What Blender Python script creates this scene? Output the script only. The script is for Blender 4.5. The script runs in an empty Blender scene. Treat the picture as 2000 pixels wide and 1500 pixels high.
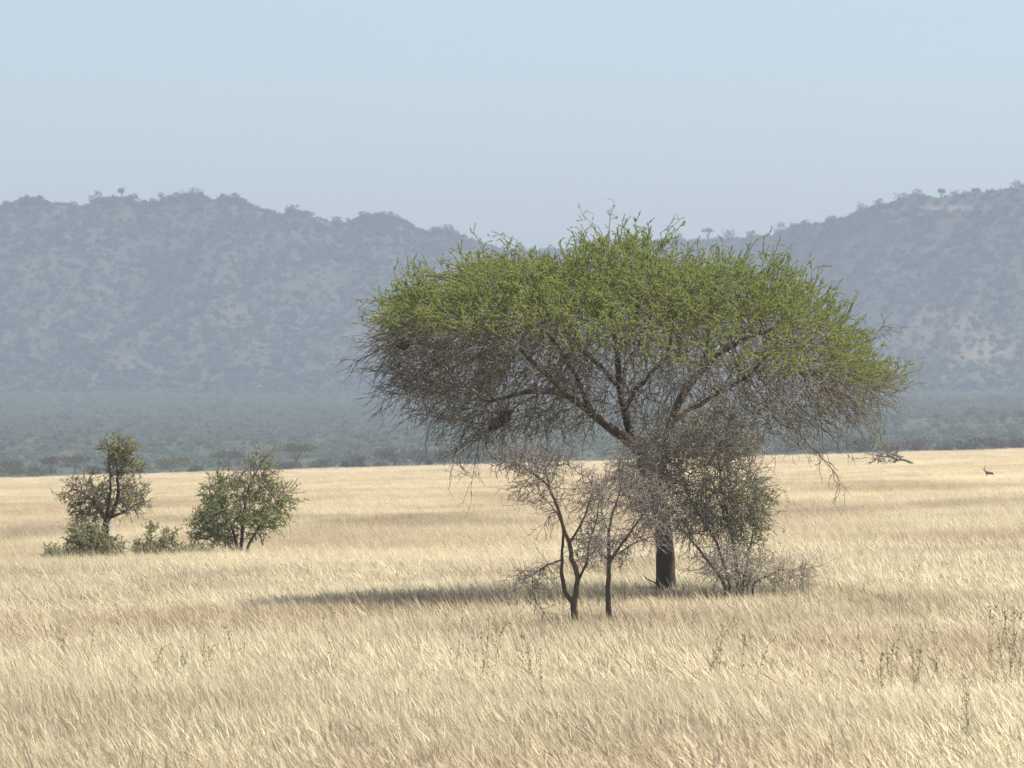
import bpy, math, random
import numpy as np
from mathutils import Vector, noise as mnoise

# ------------------------------------------------------------------ basics
F = 11095.0            # focal length in photo pixels (2000 px wide)
H0 = 878.0             # eye level row at the middle of the photo
CAMZ = 2.8
SLOPE = 0.0285         # the plain rises gently to the right
sc = bpy.context.scene
col = sc.collection
rad = math.radians

def gz(x, y=0.0):
    return SLOPE * x

def gpos(px, py):
    """where the sight line through a photo pixel meets the plain"""
    Y = CAMZ * F / (py - H0 + SLOPE * (px - 1000))
    x = (px - 1000) / F * Y
    return np.array([x, Y, gz(x)])

def at(px, py, Y):
    return np.array([(px - 1000) / F * Y, Y, CAMZ + (H0 - py) / F * Y])

# ------------------------------------------------------------------ mesh builder
class MB:
    def __init__(self):
        self.v = []; self.f = []; self.n = 0
    def add(self, verts, faces):
        verts = np.asarray(verts, np.float32).reshape(-1, 3)
        faces = np.asarray(faces, np.int64)
        if len(verts) == 0 or len(faces) == 0:
            return
        self.v.append(verts); self.f.append(faces + self.n); self.n += len(verts)
    def mesh(self, name, mat, smooth=False):
        me = bpy.data.meshes.new(name)
        if not self.v:
            return me
        V = np.concatenate(self.v)
        loops = np.concatenate([f.ravel() for f in self.f]).astype(np.int32)
        tot = np.concatenate([np.full(len(f), f.shape[1], np.int32) for f in self.f])
        start = np.concatenate([[0], np.cumsum(tot)[:-1]]).astype(np.int32)
        me.vertices.add(len(V)); me.vertices.foreach_set('co', V.ravel())
        me.loops.add(len(loops)); me.loops.foreach_set('vertex_index', loops)
        me.polygons.add(len(tot)); me.polygons.foreach_set('loop_start', start)
        me.polygons.foreach_set('loop_total', tot)
        if smooth:
            me.polygons.foreach_set('use_smooth', np.ones(len(tot), bool))
        me.update(calc_edges=True)
        for m in (mat if isinstance(mat, (list, tuple)) else [mat]):
            me.materials.append(m)
        return me
    def build(self, name, mat, parent=None, smooth=False, loc=None):
        o = bpy.data.objects.new(name, self.mesh(name, mat, smooth))
        col.objects.link(o)
        if parent: o.parent = parent
        if loc is not None: o.location = loc
        return o

def tag(o, label=None, cat=None, group=None, kind=None):
    if label: o['label'] = label
    if cat: o['category'] = cat
    if group: o['group'] = group
    if kind: o['kind'] = kind
    return o

def thing(name, label, cat, loc, rz=0.0, group=None):
    o = bpy.data.objects.new(name, None); col.objects.link(o)
    o.empty_display_size = 0.3
    o.location = Vector([float(c) for c in loc]); o.rotation_euler = (0, 0, rz)
    return tag(o, label, cat, group)

def nrm(a):
    return a / np.maximum(np.linalg.norm(a, axis=-1, keepdims=True), 1e-9)

def perp(d):
    a = np.where(np.abs(d[..., 2:3]) < 0.9, np.array([0, 0, 1.0]), np.array([1.0, 0, 0]))
    u = nrm(np.cross(d, a)); return u, np.cross(d, u)

def chain_tube(mb, P, R, k=6, cap=True, rough=0.0, rng=None):
    P = np.asarray(P, float); n = len(P)
    if n < 2: return
    R = np.asarray(R, float)
    T = np.empty_like(P); T[1:-1] = P[2:] - P[:-2]; T[0] = P[1] - P[0]; T[-1] = P[-1] - P[-2]
    T = nrm(T)
    u, _ = perp(T[0]); rings = []
    ang = np.arange(k) * 2 * np.pi / k
    for i in range(n):
        u = u - T[i] * np.dot(u, T[i]); u = u / max(np.linalg.norm(u), 1e-9)
        w = np.cross(T[i], u)
        rr = R[i] * (1 + (rng.normal(0, rough, k) if rough else 0))
        rings.append(P[i] + (np.cos(ang) * rr)[:, None] * u + (np.sin(ang) * rr)[:, None] * w)
    V = np.concatenate(rings)
    a = np.arange(n - 1)[:, None] * k; j = np.arange(k)[None]; j2 = (j + 1) % k
    Fq = np.stack([a + j, a + j2, a + k + j2, a + k + j], -1).reshape(-1, 4)
    mb.add(V, Fq)
    if cap:
        V2 = np.concatenate([rings[-1], [P[-1] + T[-1] * R[-1] * 0.6]])
        mb.add(V2, np.stack([np.arange(k), (np.arange(k) + 1) % k, np.full(k, k)], -1))

def batch_tubes(mb, P, R, k=3):
    """P (T,n,3) twigs of equal segment count, R (T,n)"""
    if len(P) == 0: return
    T, n, _ = P.shape
    u, w = perp(nrm(P[:, -1] - P[:, 0]))
    ang = np.arange(k) * 2 * np.pi / k
    off = np.cos(ang)[None, :, None] * u[:, None] + np.sin(ang)[None, :, None] * w[:, None]
    V = P[:, :, None] + off[:, None] * R[:, :, None, None]
    base = (np.arange(T) * n * k)[:, None, None] + (np.arange(n - 1) * k)[None, :, None]
    j = np.arange(k)[None, None]; j2 = (j + 1) % k
    Fq = np.stack([base + j, base + j2, base + k + j2, base + k + j], -1).reshape(-1, 4)
    mb.add(V.reshape(-1, 3), Fq)

def leaf_quads(mb, p, d, l, w, rng, flat=0.0):
    """pointed leaf-sized faces: base, two sides, tip"""
    if len(p) == 0: return
    d = nrm(d)
    u, v = perp(d)
    a = rng.uniform(0, 2 * np.pi, len(p))[:, None]
    s = np.cos(a) * u + np.sin(a) * v
    if flat:
        h = nrm(np.cross(d, np.array([0, 0, 1.0])) + 1e-5)
        s = nrm(s * (1 - flat) + h * flat)
    l = np.broadcast_to(l, (len(p),))[:, None]; w = np.broadcast_to(w, (len(p),))[:, None]
    mid = p + d * l * 0.45
    V = np.stack([p, mid + s * w * .5, p + d * l, mid - s * w * .5], 1).reshape(-1, 3)
    mb.add(V, np.arange(len(p) * 4).reshape(-1, 4))

# ------------------------------------------------------------------ materials
def new_mat(name):
    m = bpy.data.materials.new(name); m.use_nodes = True
    nt = m.node_tree; nt.nodes.clear()
    out = nt.nodes.new('ShaderNodeOutputMaterial')
    return m, nt, out

def ramp(nt, fac, stops):
    r = nt.nodes.new('ShaderNodeValToRGB')
    e = r.color_ramp.elements
    while len(e) < len(stops): e.new(0.5)
    for i, (p, c) in enumerate(stops):
        e[i].position = p; e[i].color = (*c, 1)
    nt.links.new(fac, r.inputs[0]); return r.outputs[0]

def noise_node(nt, vec, scale, detail=4, rough=0.6):
    n = nt.nodes.new('ShaderNodeTexNoise')
    n.inputs['Scale'].default_value = scale; n.inputs['Detail'].default_value = detail
    n.inputs['Roughness'].default_value = rough
    if vec is not None: nt.links.new(vec, n.inputs['Vector'])
    return n.outputs['Fac']

def mixc(nt, fac, a, b, mode='MIX'):
    m = nt.nodes.new('ShaderNodeMix'); m.data_type = 'RGBA'; m.blend_type = mode
    for s, v in ((0, fac), (6, a), (7, b)):
        if hasattr(v, 'links'): nt.links.new(v, m.inputs[s])
        elif s == 0: m.inputs[0].default_value = v
        else: m.inputs[s].default_value = (*v, 1)
    return m.outputs[2]

def mathn(nt, op, a, b=0.0):
    m = nt.nodes.new('ShaderNodeMath'); m.operation = op
    for i, v in enumerate((a, b)):
        if hasattr(v, 'links'): nt.links.new(v, m.inputs[i])
        else: m.inputs[i].default_value = v
    return m.outputs[0]

def mat_bark(name, dark, light, scale=9.0):
    m, nt, out = new_mat(name)
    g = nt.nodes.new('ShaderNodeNewGeometry')
    mp = nt.nodes.new('ShaderNodeMapping'); mp.inputs['Scale'].default_value = (1, 1, .35)
    nt.links.new(g.outputs['Position'], mp.inputs['Vector'])
    f = noise_node(nt, mp.outputs[0], scale, 6, .7)
    f2 = noise_node(nt, g.outputs['Position'], 1.3, 3)
    ff = mathn(nt, 'ADD', mathn(nt, 'MULTIPLY', f, .65), mathn(nt, 'MULTIPLY', g.outputs['Random Per Island'], .35))
    c = ramp(nt, ff, [(.25, dark), (.75, light)])
    c = mixc(nt, mathn(nt, 'MULTIPLY', f2, .35), c, tuple(x * .7 for x in light))
    b = nt.nodes.new('ShaderNodeBsdfPrincipled'); b.inputs['Roughness'].default_value = .9
    b.inputs['Specular IOR Level'].default_value = .15
    nt.links.new(c, b.inputs['Base Color'])
    bp = nt.nodes.new('ShaderNodeBump'); bp.inputs['Strength'].default_value = .7; bp.inputs['Distance'].default_value = .03
    nt.links.new(f, bp.inputs['Height']); nt.links.new(bp.outputs[0], b.inputs['Normal'])
    nt.links.new(b.outputs[0], out.inputs[0]); return m

def mat_leaf(name, stops, trans=.35, nscale=1.1):
    m, nt, out = new_mat(name)
    g = nt.nodes.new('ShaderNodeNewGeometry')
    n = noise_node(nt, g.outputs['Position'], nscale, 3)
    f = mathn(nt, 'ADD', mathn(nt, 'MULTIPLY', g.outputs['Random Per Island'], .6), mathn(nt, 'MULTIPLY', n, .4))
    c = ramp(nt, f, stops)
    d = nt.nodes.new('ShaderNodeBsdfPrincipled'); d.inputs['Roughness'].default_value = .6
    d.inputs['Specular IOR Level'].default_value = .2
    t = nt.nodes.new('ShaderNodeBsdfTranslucent'); mx = nt.nodes.new('ShaderNodeMixShader')
    mx.inputs[0].default_value = trans
    nt.links.new(c, d.inputs['Base Color'])
    nt.links.new(mixc(nt, .3, c, (.25, .3, .05)), t.inputs['Color'])
    nt.links.new(d.outputs[0], mx.inputs[1]); nt.links.new(t.outputs[0], mx.inputs[2])
    nt.links.new(mx.outputs[0], out.inputs[0]); return m

STRAW = [(.05, (.50, .42, .265)), (.38, (.595, .52, .345)), (.7, (.665, .595, .41)), (1.0, (.745, .685, .50))]
def straw_patches(nt, pos, base):
    """broad patches of tan and reddish grass across the plain, in metres on the ground"""
    mp = nt.nodes.new('ShaderNodeMapping'); mp.inputs['Scale'].default_value = (.055, .042, 0)
    nt.links.new(pos, mp.inputs['Vector'])
    n1 = noise_node(nt, mp.outputs[0], 1.0, 5, .62)
    c = mixc(nt, ramp(nt, n1, [(.46, (0, 0, 0)), (.58, (.95, .95, .95))]), base, mixc(nt, .7, base, (.44, .335, .22)))
    mp2 = nt.nodes.new('ShaderNodeMapping'); mp2.inputs['Scale'].default_value = (.25, .06, 0); mp2.inputs['Location'].default_value = (31, 7, 0)
    nt.links.new(pos, mp2.inputs['Vector'])
    n2 = noise_node(nt, mp2.outputs[0], 1.0, 4, .6)
    c = mixc(nt, ramp(nt, n2, [(.50, (0, 0, 0)), (.70, (.75, .75, .75))]), c, mixc(nt, .55, base, (.38, .30, .20)))
    # stretches of browner, rustier grass seen across the plain: centre, half-length across, half-depth (metres)
    sp = nt.nodes.new('ShaderNodeSeparateXYZ'); nt.links.new(pos, sp.inputs[0])
    tot = None
    for px, py, hw, hh, st in RUSTY:
        a, b0, b1 = gpos(px, py), gpos(px, py - hh), gpos(px, py + hh)
        wx = hw / F * a[1]; wy = (b0[1] - b1[1]) / 2
        ux = mathn(nt, 'MULTIPLY', mathn(nt, 'SUBTRACT', sp.outputs[0], float(a[0])), 1 / wx)
        uy = mathn(nt, 'MULTIPLY', mathn(nt, 'SUBTRACT', sp.outputs[1], float(a[1])), 1 / wy)
        d = mathn(nt, 'ADD', mathn(nt, 'MULTIPLY', ux, ux), mathn(nt, 'MULTIPLY', uy, uy))
        e = mathn(nt, 'MULTIPLY', mathn(nt, 'POWER', 2.718, mathn(nt, 'MULTIPLY', d, -1.0)), st)
        tot = e if tot is None else mathn(nt, 'MAXIMUM', tot, e)
    n3 = noise_node(nt, pos, .45, 4, .65)
    k = mathn(nt, 'MULTIPLY', tot, mathn(nt, 'ADD', .35, mathn(nt, 'MULTIPLY', n3, 1.1)))
    return mixc(nt, mathn(nt, 'MINIMUM', k, .85), c, (.30, .215, .135))

RUSTY = [(770, 1040, 190, 14, .8), (1010, 990, 90, 10, .5), (1720, 1215, 150, 30, .65), (1230, 1265, 230, 26, .45), (60, 1062, 120, 16, .6),
         (1480, 1015, 220, 18, .5), (1720, 962, 160, 9, .45), (330, 1000, 130, 10, .4), (800, 1235, 200, 18, .4), (1900, 1010, 120, 10, .4), (420, 1160, 160, 14, .3), (1150, 1490, 500, 35, .35), (120, 1480, 200, 40, .3)]
def mat_grass():
    m, nt, out = new_mat('dry_grass')
    g = nt.nodes.new('ShaderNodeNewGeometry'); oi = nt.nodes.new('ShaderNodeObjectInfo')
    f = mathn(nt, 'ADD', mathn(nt, 'MULTIPLY', g.outputs['Random Per Island'], .72), mathn(nt, 'MULTIPLY', oi.outputs['Random'], .28))
    c = ramp(nt, f, STRAW)
    c = straw_patches(nt, g.outputs['Position'], c)
    dk = nt.nodes.new('ShaderNodeAttribute'); dk.attribute_name = 'dark'
    c = mixc(nt, dk.outputs['Fac'], c, (.13, .085, .055))
    d = nt.nodes.new('ShaderNodeBsdfPrincipled'); d.inputs['Roughness'].default_value = .55
    d.inputs['Specular IOR Level'].default_value = .25
    t = nt.nodes.new('ShaderNodeBsdfTranslucent'); mx = nt.nodes.new('ShaderNodeMixShader'); mx.inputs[0].default_value = .72
    nt.links.new(c, d.inputs['Base Color']); nt.links.new(c, t.inputs['Color'])
    nt.links.new(d.outputs[0], mx.inputs[1]); nt.links.new(t.outputs[0], mx.inputs[2])
    nt.links.new(mx.outputs[0], out.inputs[0]); return m

def mat_ground():
    m, nt, out = new_mat('plain_soil')
    g = nt.nodes.new('ShaderNodeNewGeometry')
    n = noise_node(nt, g.outputs['Position'], 3.0, 6, .7)
    c = ramp(nt, n, [(.3, (.46, .37, .24)), (.7, (.60, .50, .34))])
    c = straw_patches(nt, g.outputs['Position'], c)
    d = nt.nodes.new('ShaderNodeBsdfPrincipled'); d.inputs['Roughness'].default_value = .95; d.inputs['Specular IOR Level'].default_value = .05
    nt.links.new(c, d.inputs['Base Color']); nt.links.new(d.outputs[0], out.inputs[0]); return m

def mat_hill():
    m, nt, out = new_mat('hill_soil')
    g = nt.nodes.new('ShaderNodeNewGeometry')
    n = noise_node(nt, g.outputs['Position'], .03, 8, .7)
    n2 = noise_node(nt, g.outputs['Position'], .16, 5, .65)
    f = mathn(nt, 'ADD', mathn(nt, 'MULTIPLY', n, .6), mathn(nt, 'MULTIPLY', n2, .4))
    c = ramp(nt, f, [(.36, (.034, .043, .026)), (.5, (.050, .056, .037)), (.68, (.088, .086, .060))])
    # tan bare ground on the right-hand slope, at its own place on the hillside
    sp = nt.nodes.new('ShaderNodeSeparateXYZ'); nt.links.new(g.outputs['Position'], sp.inputs[0]); tot = None
    for u, v, a, b, st in [(1900, 690, 110, 40, .55), (1590, 530, 60, 45, .7), (1945, 800, 14, 9, 1.0), (1830, 640, 60, 25, .6), (1880, 388, 100, 12, .8), (1640, 480, 70, 30, .5)]:
        Y = 3450.0
        ux = mathn(nt, 'MULTIPLY', mathn(nt, 'SUBTRACT', sp.outputs[0], (u - 1000) / F * Y), F / (a * Y))
        uz = mathn(nt, 'MULTIPLY', mathn(nt, 'SUBTRACT', sp.outputs[2], CAMZ + (H0 - v) / F * Y), F / (b * Y))
        dd = mathn(nt, 'ADD', mathn(nt, 'MULTIPLY', ux, ux), mathn(nt, 'MULTIPLY', uz, uz))
        e = mathn(nt, 'MULTIPLY', mathn(nt, 'POWER', 2.718, mathn(nt, 'MULTIPLY', dd, -1.0)), st)
        tot = e if tot is None else mathn(nt, 'MAXIMUM', tot, e)
    k = mathn(nt, 'MINIMUM', mathn(nt, 'MULTIPLY', tot, mathn(nt, 'MULTIPLY', n2, 1.7)), .9)
    c = mixc(nt, k, c, (.19, .145, .10))
    d = nt.nodes.new('ShaderNodeBsdfPrincipled'); d.inputs['Roughness'].default_value = .95; d.inputs['Specular IOR Level'].default_value = .05
    nt.links.new(c, d.inputs['Base Color']); nt.links.new(d.outputs[0], out.inputs[0]); return m

def mat_bush(name, stops, trans=.35):
    m, nt, out = new_mat(name)
    oi = nt.nodes.new('ShaderNodeObjectInfo'); g = nt.nodes.new('ShaderNodeNewGeometry')
    f = mathn(nt, 'ADD', mathn(nt, 'MULTIPLY', oi.outputs['Random'], .7), mathn(nt, 'MULTIPLY', g.outputs['Random Per Island'], .3))
    c = ramp(nt, f, stops)
    d = nt.nodes.new('ShaderNodeBsdfPrincipled'); d.inputs['Roughness'].default_value = .8; d.inputs['Specular IOR Level'].default_value = .1
    nt.links.new(c, d.inputs['Base Color'])
    t = nt.nodes.new('ShaderNodeBsdfTranslucent'); nt.links.new(c, t.inputs['Color'])
    mx = nt.nodes.new('ShaderNodeMixShader'); mx.inputs[0].default_value = trans
    nt.links.new(d.outputs[0], mx.inputs[1]); nt.links.new(t.outputs[0], mx.inputs[2]); nt.links.new(mx.outputs[0], out.inputs[0]); return m

M_BARK = mat_bark('acacia_bark', (.032, .024, .017), (.155, .118, .085), 13.0)
M_TWIG = mat_bark('acacia_twig', (.085, .075, .055), (.275, .24, .18), 3.0)
M_GREY = mat_bark('grey_dead_bark', (.125, .108, .09), (.33, .29, .24), 5.0)
M_PALE = mat_bark('pale_thorn_bark', (.22, .19, .145), (.50, .435, .335), 5.0)
M_SAP = mat_bark('sapling_bark', (.07, .05, .035), (.22, .16, .11), 9.0)
M_DEAD = mat_bark('bleached_wood', (.028, .023, .02), (.20, .175, .15), .6)
M_LEAF = mat_leaf('acacia_leaf', [(.1, (.15, .185, .048)), (.45, (.255, .30, .085)), (.75, (.34, .38, .12)), (.97, (.44, .45, .19))], .5)
M_LEAF_OLIVE = mat_leaf('olive_leaf', [(.1, (.14, .145, .07)), (.5, (.23, .23, .11)), (.95, (.35, .33, .19))], .5)
M_LEAF_BUSH = mat_leaf('bush_leaf', [(.1, (.12, .16, .05)), (.5, (.21, .265, .085)), (.95, (.37, .40, .18))], .6)
M_LEAF_GREY = mat_leaf('grey_leaf', [(.1, (.14, .15, .085)), (.5, (.22, .22, .13)), (.95, (.33, .32, .21))], .5)
M_WEED = mat_leaf('weed_leaf', [(.1, (.13, .14, .065)), (.5, (.22, .22, .105)), (.95, (.33, .31, .17))])
M_WEEDSTEM = mat_bark('weed_stem', (.24, .21, .12), (.44, .38, .24))
M_NEST = mat_bark('woven_straw', (.05, .033, .02), (.15, .10, .06), 30.0)
M_GRASS = mat_grass(); M_GROUND = mat_ground(); M_HILL = mat_hill()

# ------------------------------------------------------------------ branching
class Skel:
    def __init__(self):
        self.P = []; self.par = []; self.minr = []
    def node(self, p, par=-1, r=0.0):
        self.P.append(np.asarray(p, float)); self.par.append(par); self.minr.append(r); return len(self.P) - 1
    def limb(self, pts, start=None, r0=.1, r1=.03, step=.25, rng=None, wob=.02):
        """polyline resampled into nodes; start = node to grow from; returns node ids"""
        pts = [np.asarray(p, float) for p in pts]
        if start is not None: pts = [self.P[start]] + pts
        seg = [np.linalg.norm(b - a) for a, b in zip(pts[:-1], pts[1:])]
        tot = sum(seg); n = max(2, int(tot / step)); ids = []
        cum = np.concatenate([[0], np.cumsum(seg)]); A = np.array(pts)
        last = start if start is not None else -1
        for i in range(0 if start is None else 1, n + 1):
            t = tot * i / n
            p = np.array([np.interp(t, cum, A[:, k]) for k in range(3)])
            if rng is not None and 0 < i < n: p = p + rng.normal(0, wob, 3)
            last = self.node(p, last, r0 + (r1 - r0) * (i / n)); ids.append(last)
        return ids
    def near(self, p):
        A = np.array(self.P); return int(np.argmin(((A - np.asarray(p)) ** 2).sum(1)))

def colonize(S, attr, step, di, dk, iters, rng, jitter=.25, bias=(0, 0, 0), maxn=30000):
    P = np.array(S.P); kids = np.zeros(len(P), int)
    for p in S.par:
        if p >= 0: kids[p] += 1
    A = np.asarray(attr, float)
    D = np.full(len(A), 1e9); I = np.zeros(len(A), int)
    for s in range(0, len(P), 400):
        d = np.linalg.norm(A[:, None] - P[None, s:s + 400], axis=2); m = d.argmin(1); dm = d[np.arange(len(A)), m]
        b = dm < D; D[b] = dm[b]; I[b] = m[b] + s
    alive = D > dk
    bias = np.asarray(bias, float)
    for it in range(iters):
        act = alive & (D < di)
        if not act.any() or len(P) > maxn: break
        idx = I[act]; dirs = nrm(A[act] - P[idx])
        un, inv = np.unique(idx, return_inverse=True)
        acc = np.zeros((len(un), 3)); np.add.at(acc, inv, dirs)
        acc = nrm(nrm(acc) + bias + rng.normal(0, jitter, acc.shape))
        ok = kids[un] < 4
        un = un[ok]; acc = acc[ok]
        if len(un) == 0: break
        new = P[un] + acc * step
        kids[un] += 1
        base = len(P)
        P = np.concatenate([P, new]); kids = np.concatenate([kids, np.zeros(len(new), int)])
        for p, q in zip(new, un): S.node(p, int(q), 0)
        d = np.linalg.norm(A[alive][:, None] - new[None], axis=2)
        m = d.argmin(1); dm = d[np.arange(len(d)), m]
        ia = np.where(alive)[0]; b = dm < D[ia]
        D[ia[b]] = dm[b]; I[ia[b]] = base + m[b]
        alive &= D > dk
    return S

def radii(S, r_tip, n=2.3):
    N = len(S.P); acc = np.zeros(N)
    R = np.zeros(N)
    for i in range(N - 1, -1, -1):
        r = max(r_tip, acc[i] ** (1 / n) if acc[i] > 0 else r_tip)
        if S.minr[i] > 0: r = S.minr[i]
        R[i] = r
        p = S.par[i]
        if p >= 0: acc[p] += r ** n
    for i in range(N):        # a child is never thicker than its parent
        p = S.par[i]
        if p >= 0: R[i] = min(R[i], R[p])
    return R

def skel_mesh(S, R, mb_thick, mb_thin, split, rng, rough=.06):
    N = len(S.P); kids = [[] for _ in range(N)]
    for i, p in enumerate(S.par):
        if p >= 0: kids[p].append(i)
    P = np.array(S.P)
    starts = [(i, None) for i in range(N) if S.par[i] < 0]
    while starts:
        i, pre = starts.pop()
        ch = ([pre] if pre is not None else []) + [i]
        while kids[i]:
            k = sorted(kids[i], key=lambda c: -R[c])
            for c in k[1:]: starts.append((c, i))
            i = k[0]; ch.append(i)
        r = R[ch].copy()
        if pre is not None: r[0] = r[1] * 1.05
        pts = P[ch]
        if len(pts) > 3:
            q = pts.copy(); q[1:-1] = pts[1:-1] * .6 + (pts[:-2] + pts[2:]) * .2; pts = q
        # split the chain into a thick and a thin stretch
        thick = r > split
        j = int(thick.sum()) if thick[0] else 0
        if thick[0] and j >= 2:
            chain_tube(mb_thick, pts[:j + 1], r[:j + 1], 10 if r[0] > .08 else 7, True, rough, rng)
            if j < len(ch) - 1: chain_tube(mb_thin, pts[j:], r[j:], 4)
        else:
            chain_tube(mb_thin, pts, r, 4)
    return P, kids

def grow_twigs(p0, d0, length, nseg, rng, wander=.28, bend=(0, 0, 0)):
    T = len(p0); P = np.zeros((T, nseg + 1, 3)); P[:, 0] = p0
    d = nrm(d0); st = (length / nseg)[:, None]
    for i in range(nseg):
        d = nrm(d + rng.normal(0, wander, d.shape) + np.asarray(bend))
        P[:, i + 1] = P[:, i] + d * st
    return P

def side_twigs(P, n, lo, hi, rng, nseg=2, spread=1.0, bend=(0, 0, 0), wander=.3):
    T, m, _ = P.shape
    if T == 0: return np.zeros((0, nseg + 1, 3))
    ti = np.repeat(np.arange(T), n); f = rng.uniform(.2, .98, len(ti)) * (m - 1)
    i = np.minimum(f.astype(int), m - 2); fr = (f - i)[:, None]
    p = P[ti, i] * (1 - fr) + P[ti, i + 1] * fr
    d = nrm(P[ti, i + 1] - P[ti, i]); d = nrm(d + nrm(rng.normal(0, 1, d.shape)) * spread)
    return grow_twigs(p, d, rng.uniform(lo, hi, len(ti)), nseg, rng, wander, bend)

def leaves_on(mb, P, per, l, w, rng, lo=.1, spread=.9, up=.25):
    T, m, _ = P.shape
    if T == 0: return
    ti = np.repeat(np.arange(T), per); f = rng.uniform(lo, 1, len(ti)) * (m - 1)
    i = np.minimum(f.astype(int), m - 2); fr = (f - i)[:, None]
    p = P[ti, i] * (1 - fr) + P[ti, i + 1] * fr
    d = nrm(P[ti, i + 1] - P[ti, i]); d = nrm(d + nrm(rng.normal(0, 1, d.shape)) * spread + np.array([0, 0, up]))
    n = len(ti)
    leaf_quads(mb, p, d, rng.uniform(.6, 1.35, n) * l, rng.uniform(.6, 1.3, n) * w, rng)

def taper(P, r0, r1):
    return np.broadcast_to(np.linspace(r0, r1, P.shape[1])[None], P.shape[:2])

# ------------------------------------------------------------------ the umbrella acacia
TREE_Y = 106.0     # distance at which the tree was measured
STAND_Y = 94.5     # distance at which it stands, with its size scaled to suit
KT = F / TREE_Y
tb = gpos(1302, 1163); tb = np.array([(1302 - 1000) / F * TREE_Y, TREE_Y, gz((1302 - 1000) / F * TREE_Y)])
tb2 = np.array([(1302 - 1000) / F * STAND_Y, STAND_Y, gz((1302 - 1000) / F * STAND_Y)])
TSC = STAND_Y / TREE_Y
BASE_ROW = H0 + (CAMZ - tb2[2]) * F / STAND_Y
def tl(px, py, dy=0.0):           # photo pixel at the tree's distance -> tree's own metres
    return np.array([(px - 1302) / KT, dy, (BASE_ROW - py) / KT])

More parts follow.
